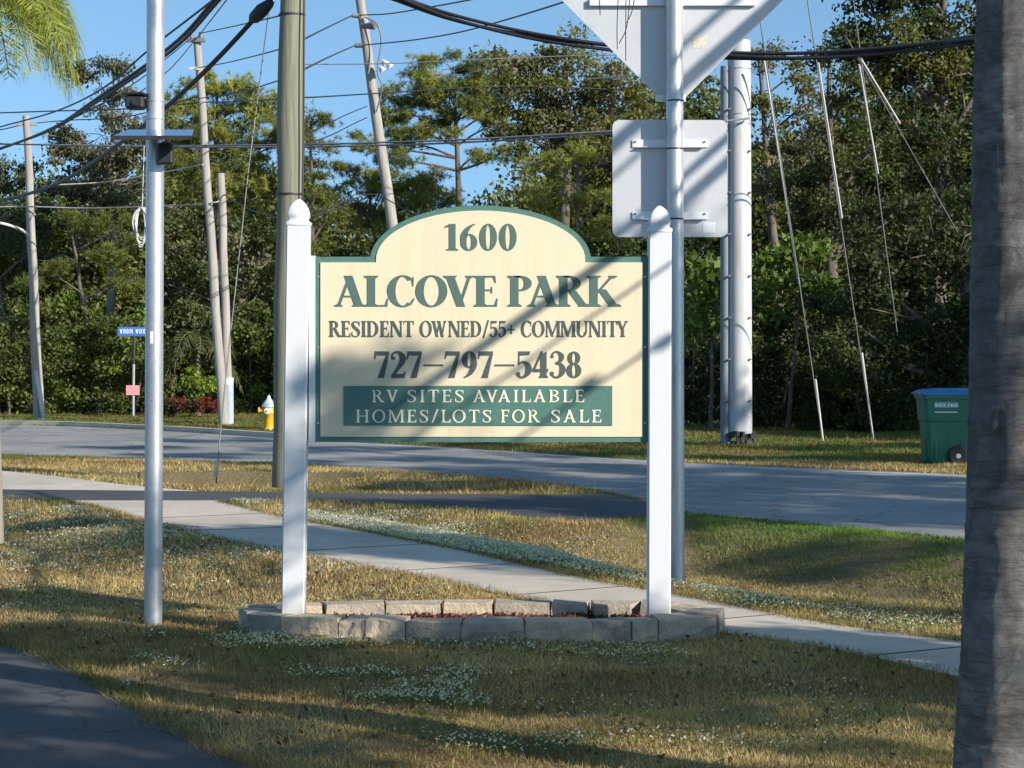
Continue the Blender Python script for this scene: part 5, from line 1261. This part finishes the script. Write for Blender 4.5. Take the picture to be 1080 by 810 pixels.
# off-frame service lines whose shadows cross the signs
def off_wire(label, px, pz, Ypl, t, slope_dir=(0, 1, 0), r=.02, L=24, strands=1):
    q = Vector((sx(px, Ypl), Ypl, sz(pz, Ypl)))+SUN*t; d = Vector(slope_dir).normalized(); m = MB()
    m.tube([q-d*L*.5, q+d*L*.5], r, 8)
    m.thing('overhead_cable', M['cable'], label, 'cable', 'service cables right of the view')
SD = (-.227, 1, 0); SE = (-.46, 1, 0)
off_wire('upper service cable crossing right of the view', 585, 314, 11, 4.6, SD, .020, 7)
off_wire('second service cable crossing right of the view', 640, 322, 11, 5.0, SD, .011, 7)
off_wire('third service cable crossing right of the view', 640, 398, 11, 5.5, SD, .011, 7)
off_wire('lowest service cable crossing right of the view', 440, 409, 11, 6.5, SD, .020, 7)
off_wire('service cable shading the square sign', 744, 195, 14.4, 6, SE, .042, 9)
off_wire('second service cable shading the square sign', 660, 138, 14.4, 7, SE, .022, 9)
off_wire('third service cable shading the square sign', 672, 232, 14.4, 7, SE, .03, 9)
off_wire('service cable shading the diamond sign', 767, 52, 14.4, 6, SE, .036, 9)
off_wire('upper service cable shading the diamond sign', 745, 28, 14.4, 7, SE, .03, 9)
off_wire('outer service cable shading the diamond sign', 790, 62, 14.4, 6, SE, .02, 9)
for px_, pz_, tt in ((684, 370, 6.5), (612, 410, 6.5)):
    q_ = Vector((sx(px_), YS, sz(pz_)))+SUN*tt; m_ = MB(); d_s = Vector(SD).normalized(); m_.tube([q_-d_s*.06, q_-d_s*.03, q_+d_s*.03, q_+d_s*.06], [.012, .035, .035, .012], 10)
    m_.thing('splice_case', M['cable'], 'black splice on the third service cable right of the view, %s one' % ('nearer' if px_ > 650 else 'farther'), 'cable splice', 'service cables right of the view')

# ------------------------------------------------------------------ light, sky, camera
w = bpy.data.worlds.new('World'); scene.world = w; w.use_nodes = True; nt = w.node_tree
sky = nt.nodes.new('ShaderNodeTexSky'); sky.sky_type = 'NISHITA'; sky.sun_disc = False
sky.sun_elevation = SUNEL; sky.sun_rotation = math.atan2(SUN.x, SUN.y)
sky.altitude = 0; sky.air_density = 1.0; sky.dust_density = .3; sky.ozone_density = 1.5
tcw = nt.nodes.new('ShaderNodeTexCoord'); va = nt.nodes.new('ShaderNodeVectorMath'); va.operation = 'ADD'; va.inputs[1].default_value = (0, 0, .22)
vn = nt.nodes.new('ShaderNodeVectorMath'); vn.operation = 'NORMALIZE'
nt.links.new(tcw.outputs['Generated'], va.inputs[0]); nt.links.new(va.outputs[0], vn.inputs[0]); nt.links.new(vn.outputs[0], sky.inputs[0])
nt.links.new(mixc(nt, 1, sky.outputs[0], (.95, 1.15, 1.17), 'MULTIPLY'), nt.nodes['Background'].inputs[0]); nt.nodes['Background'].inputs[1].default_value = .12
sl = bpy.data.lights.new('sun', 'SUN'); sl.energy = 5.0; sl.angle = math.radians(.5); sl.color = (1, .93, .83)
so = bpy.data.objects.new('sun', sl); col.objects.link(so); so.rotation_euler = SUN.to_track_quat('Z', 'Y').to_euler(); so.location = (10, -10, 20)
cam = bpy.data.cameras.new('camera'); co = bpy.data.objects.new('camera', cam); col.objects.link(co)
co.location = (0, 0, CH); co.rotation_euler = (PI/2, 0, 0); cam.sensor_width = 36; cam.lens = F/1080*36
cam.shift_y = -(405-HOR)/1080; cam.clip_end = 3000; cam.clip_start = .1
scene.camera = co
vs = scene.view_settings; vs.view_transform = 'Standard'; vs.look = 'None'; vs.exposure = .6; vs.gamma = 1
scene.cycles.max_bounces = 6; scene.cycles.use_denoising = True
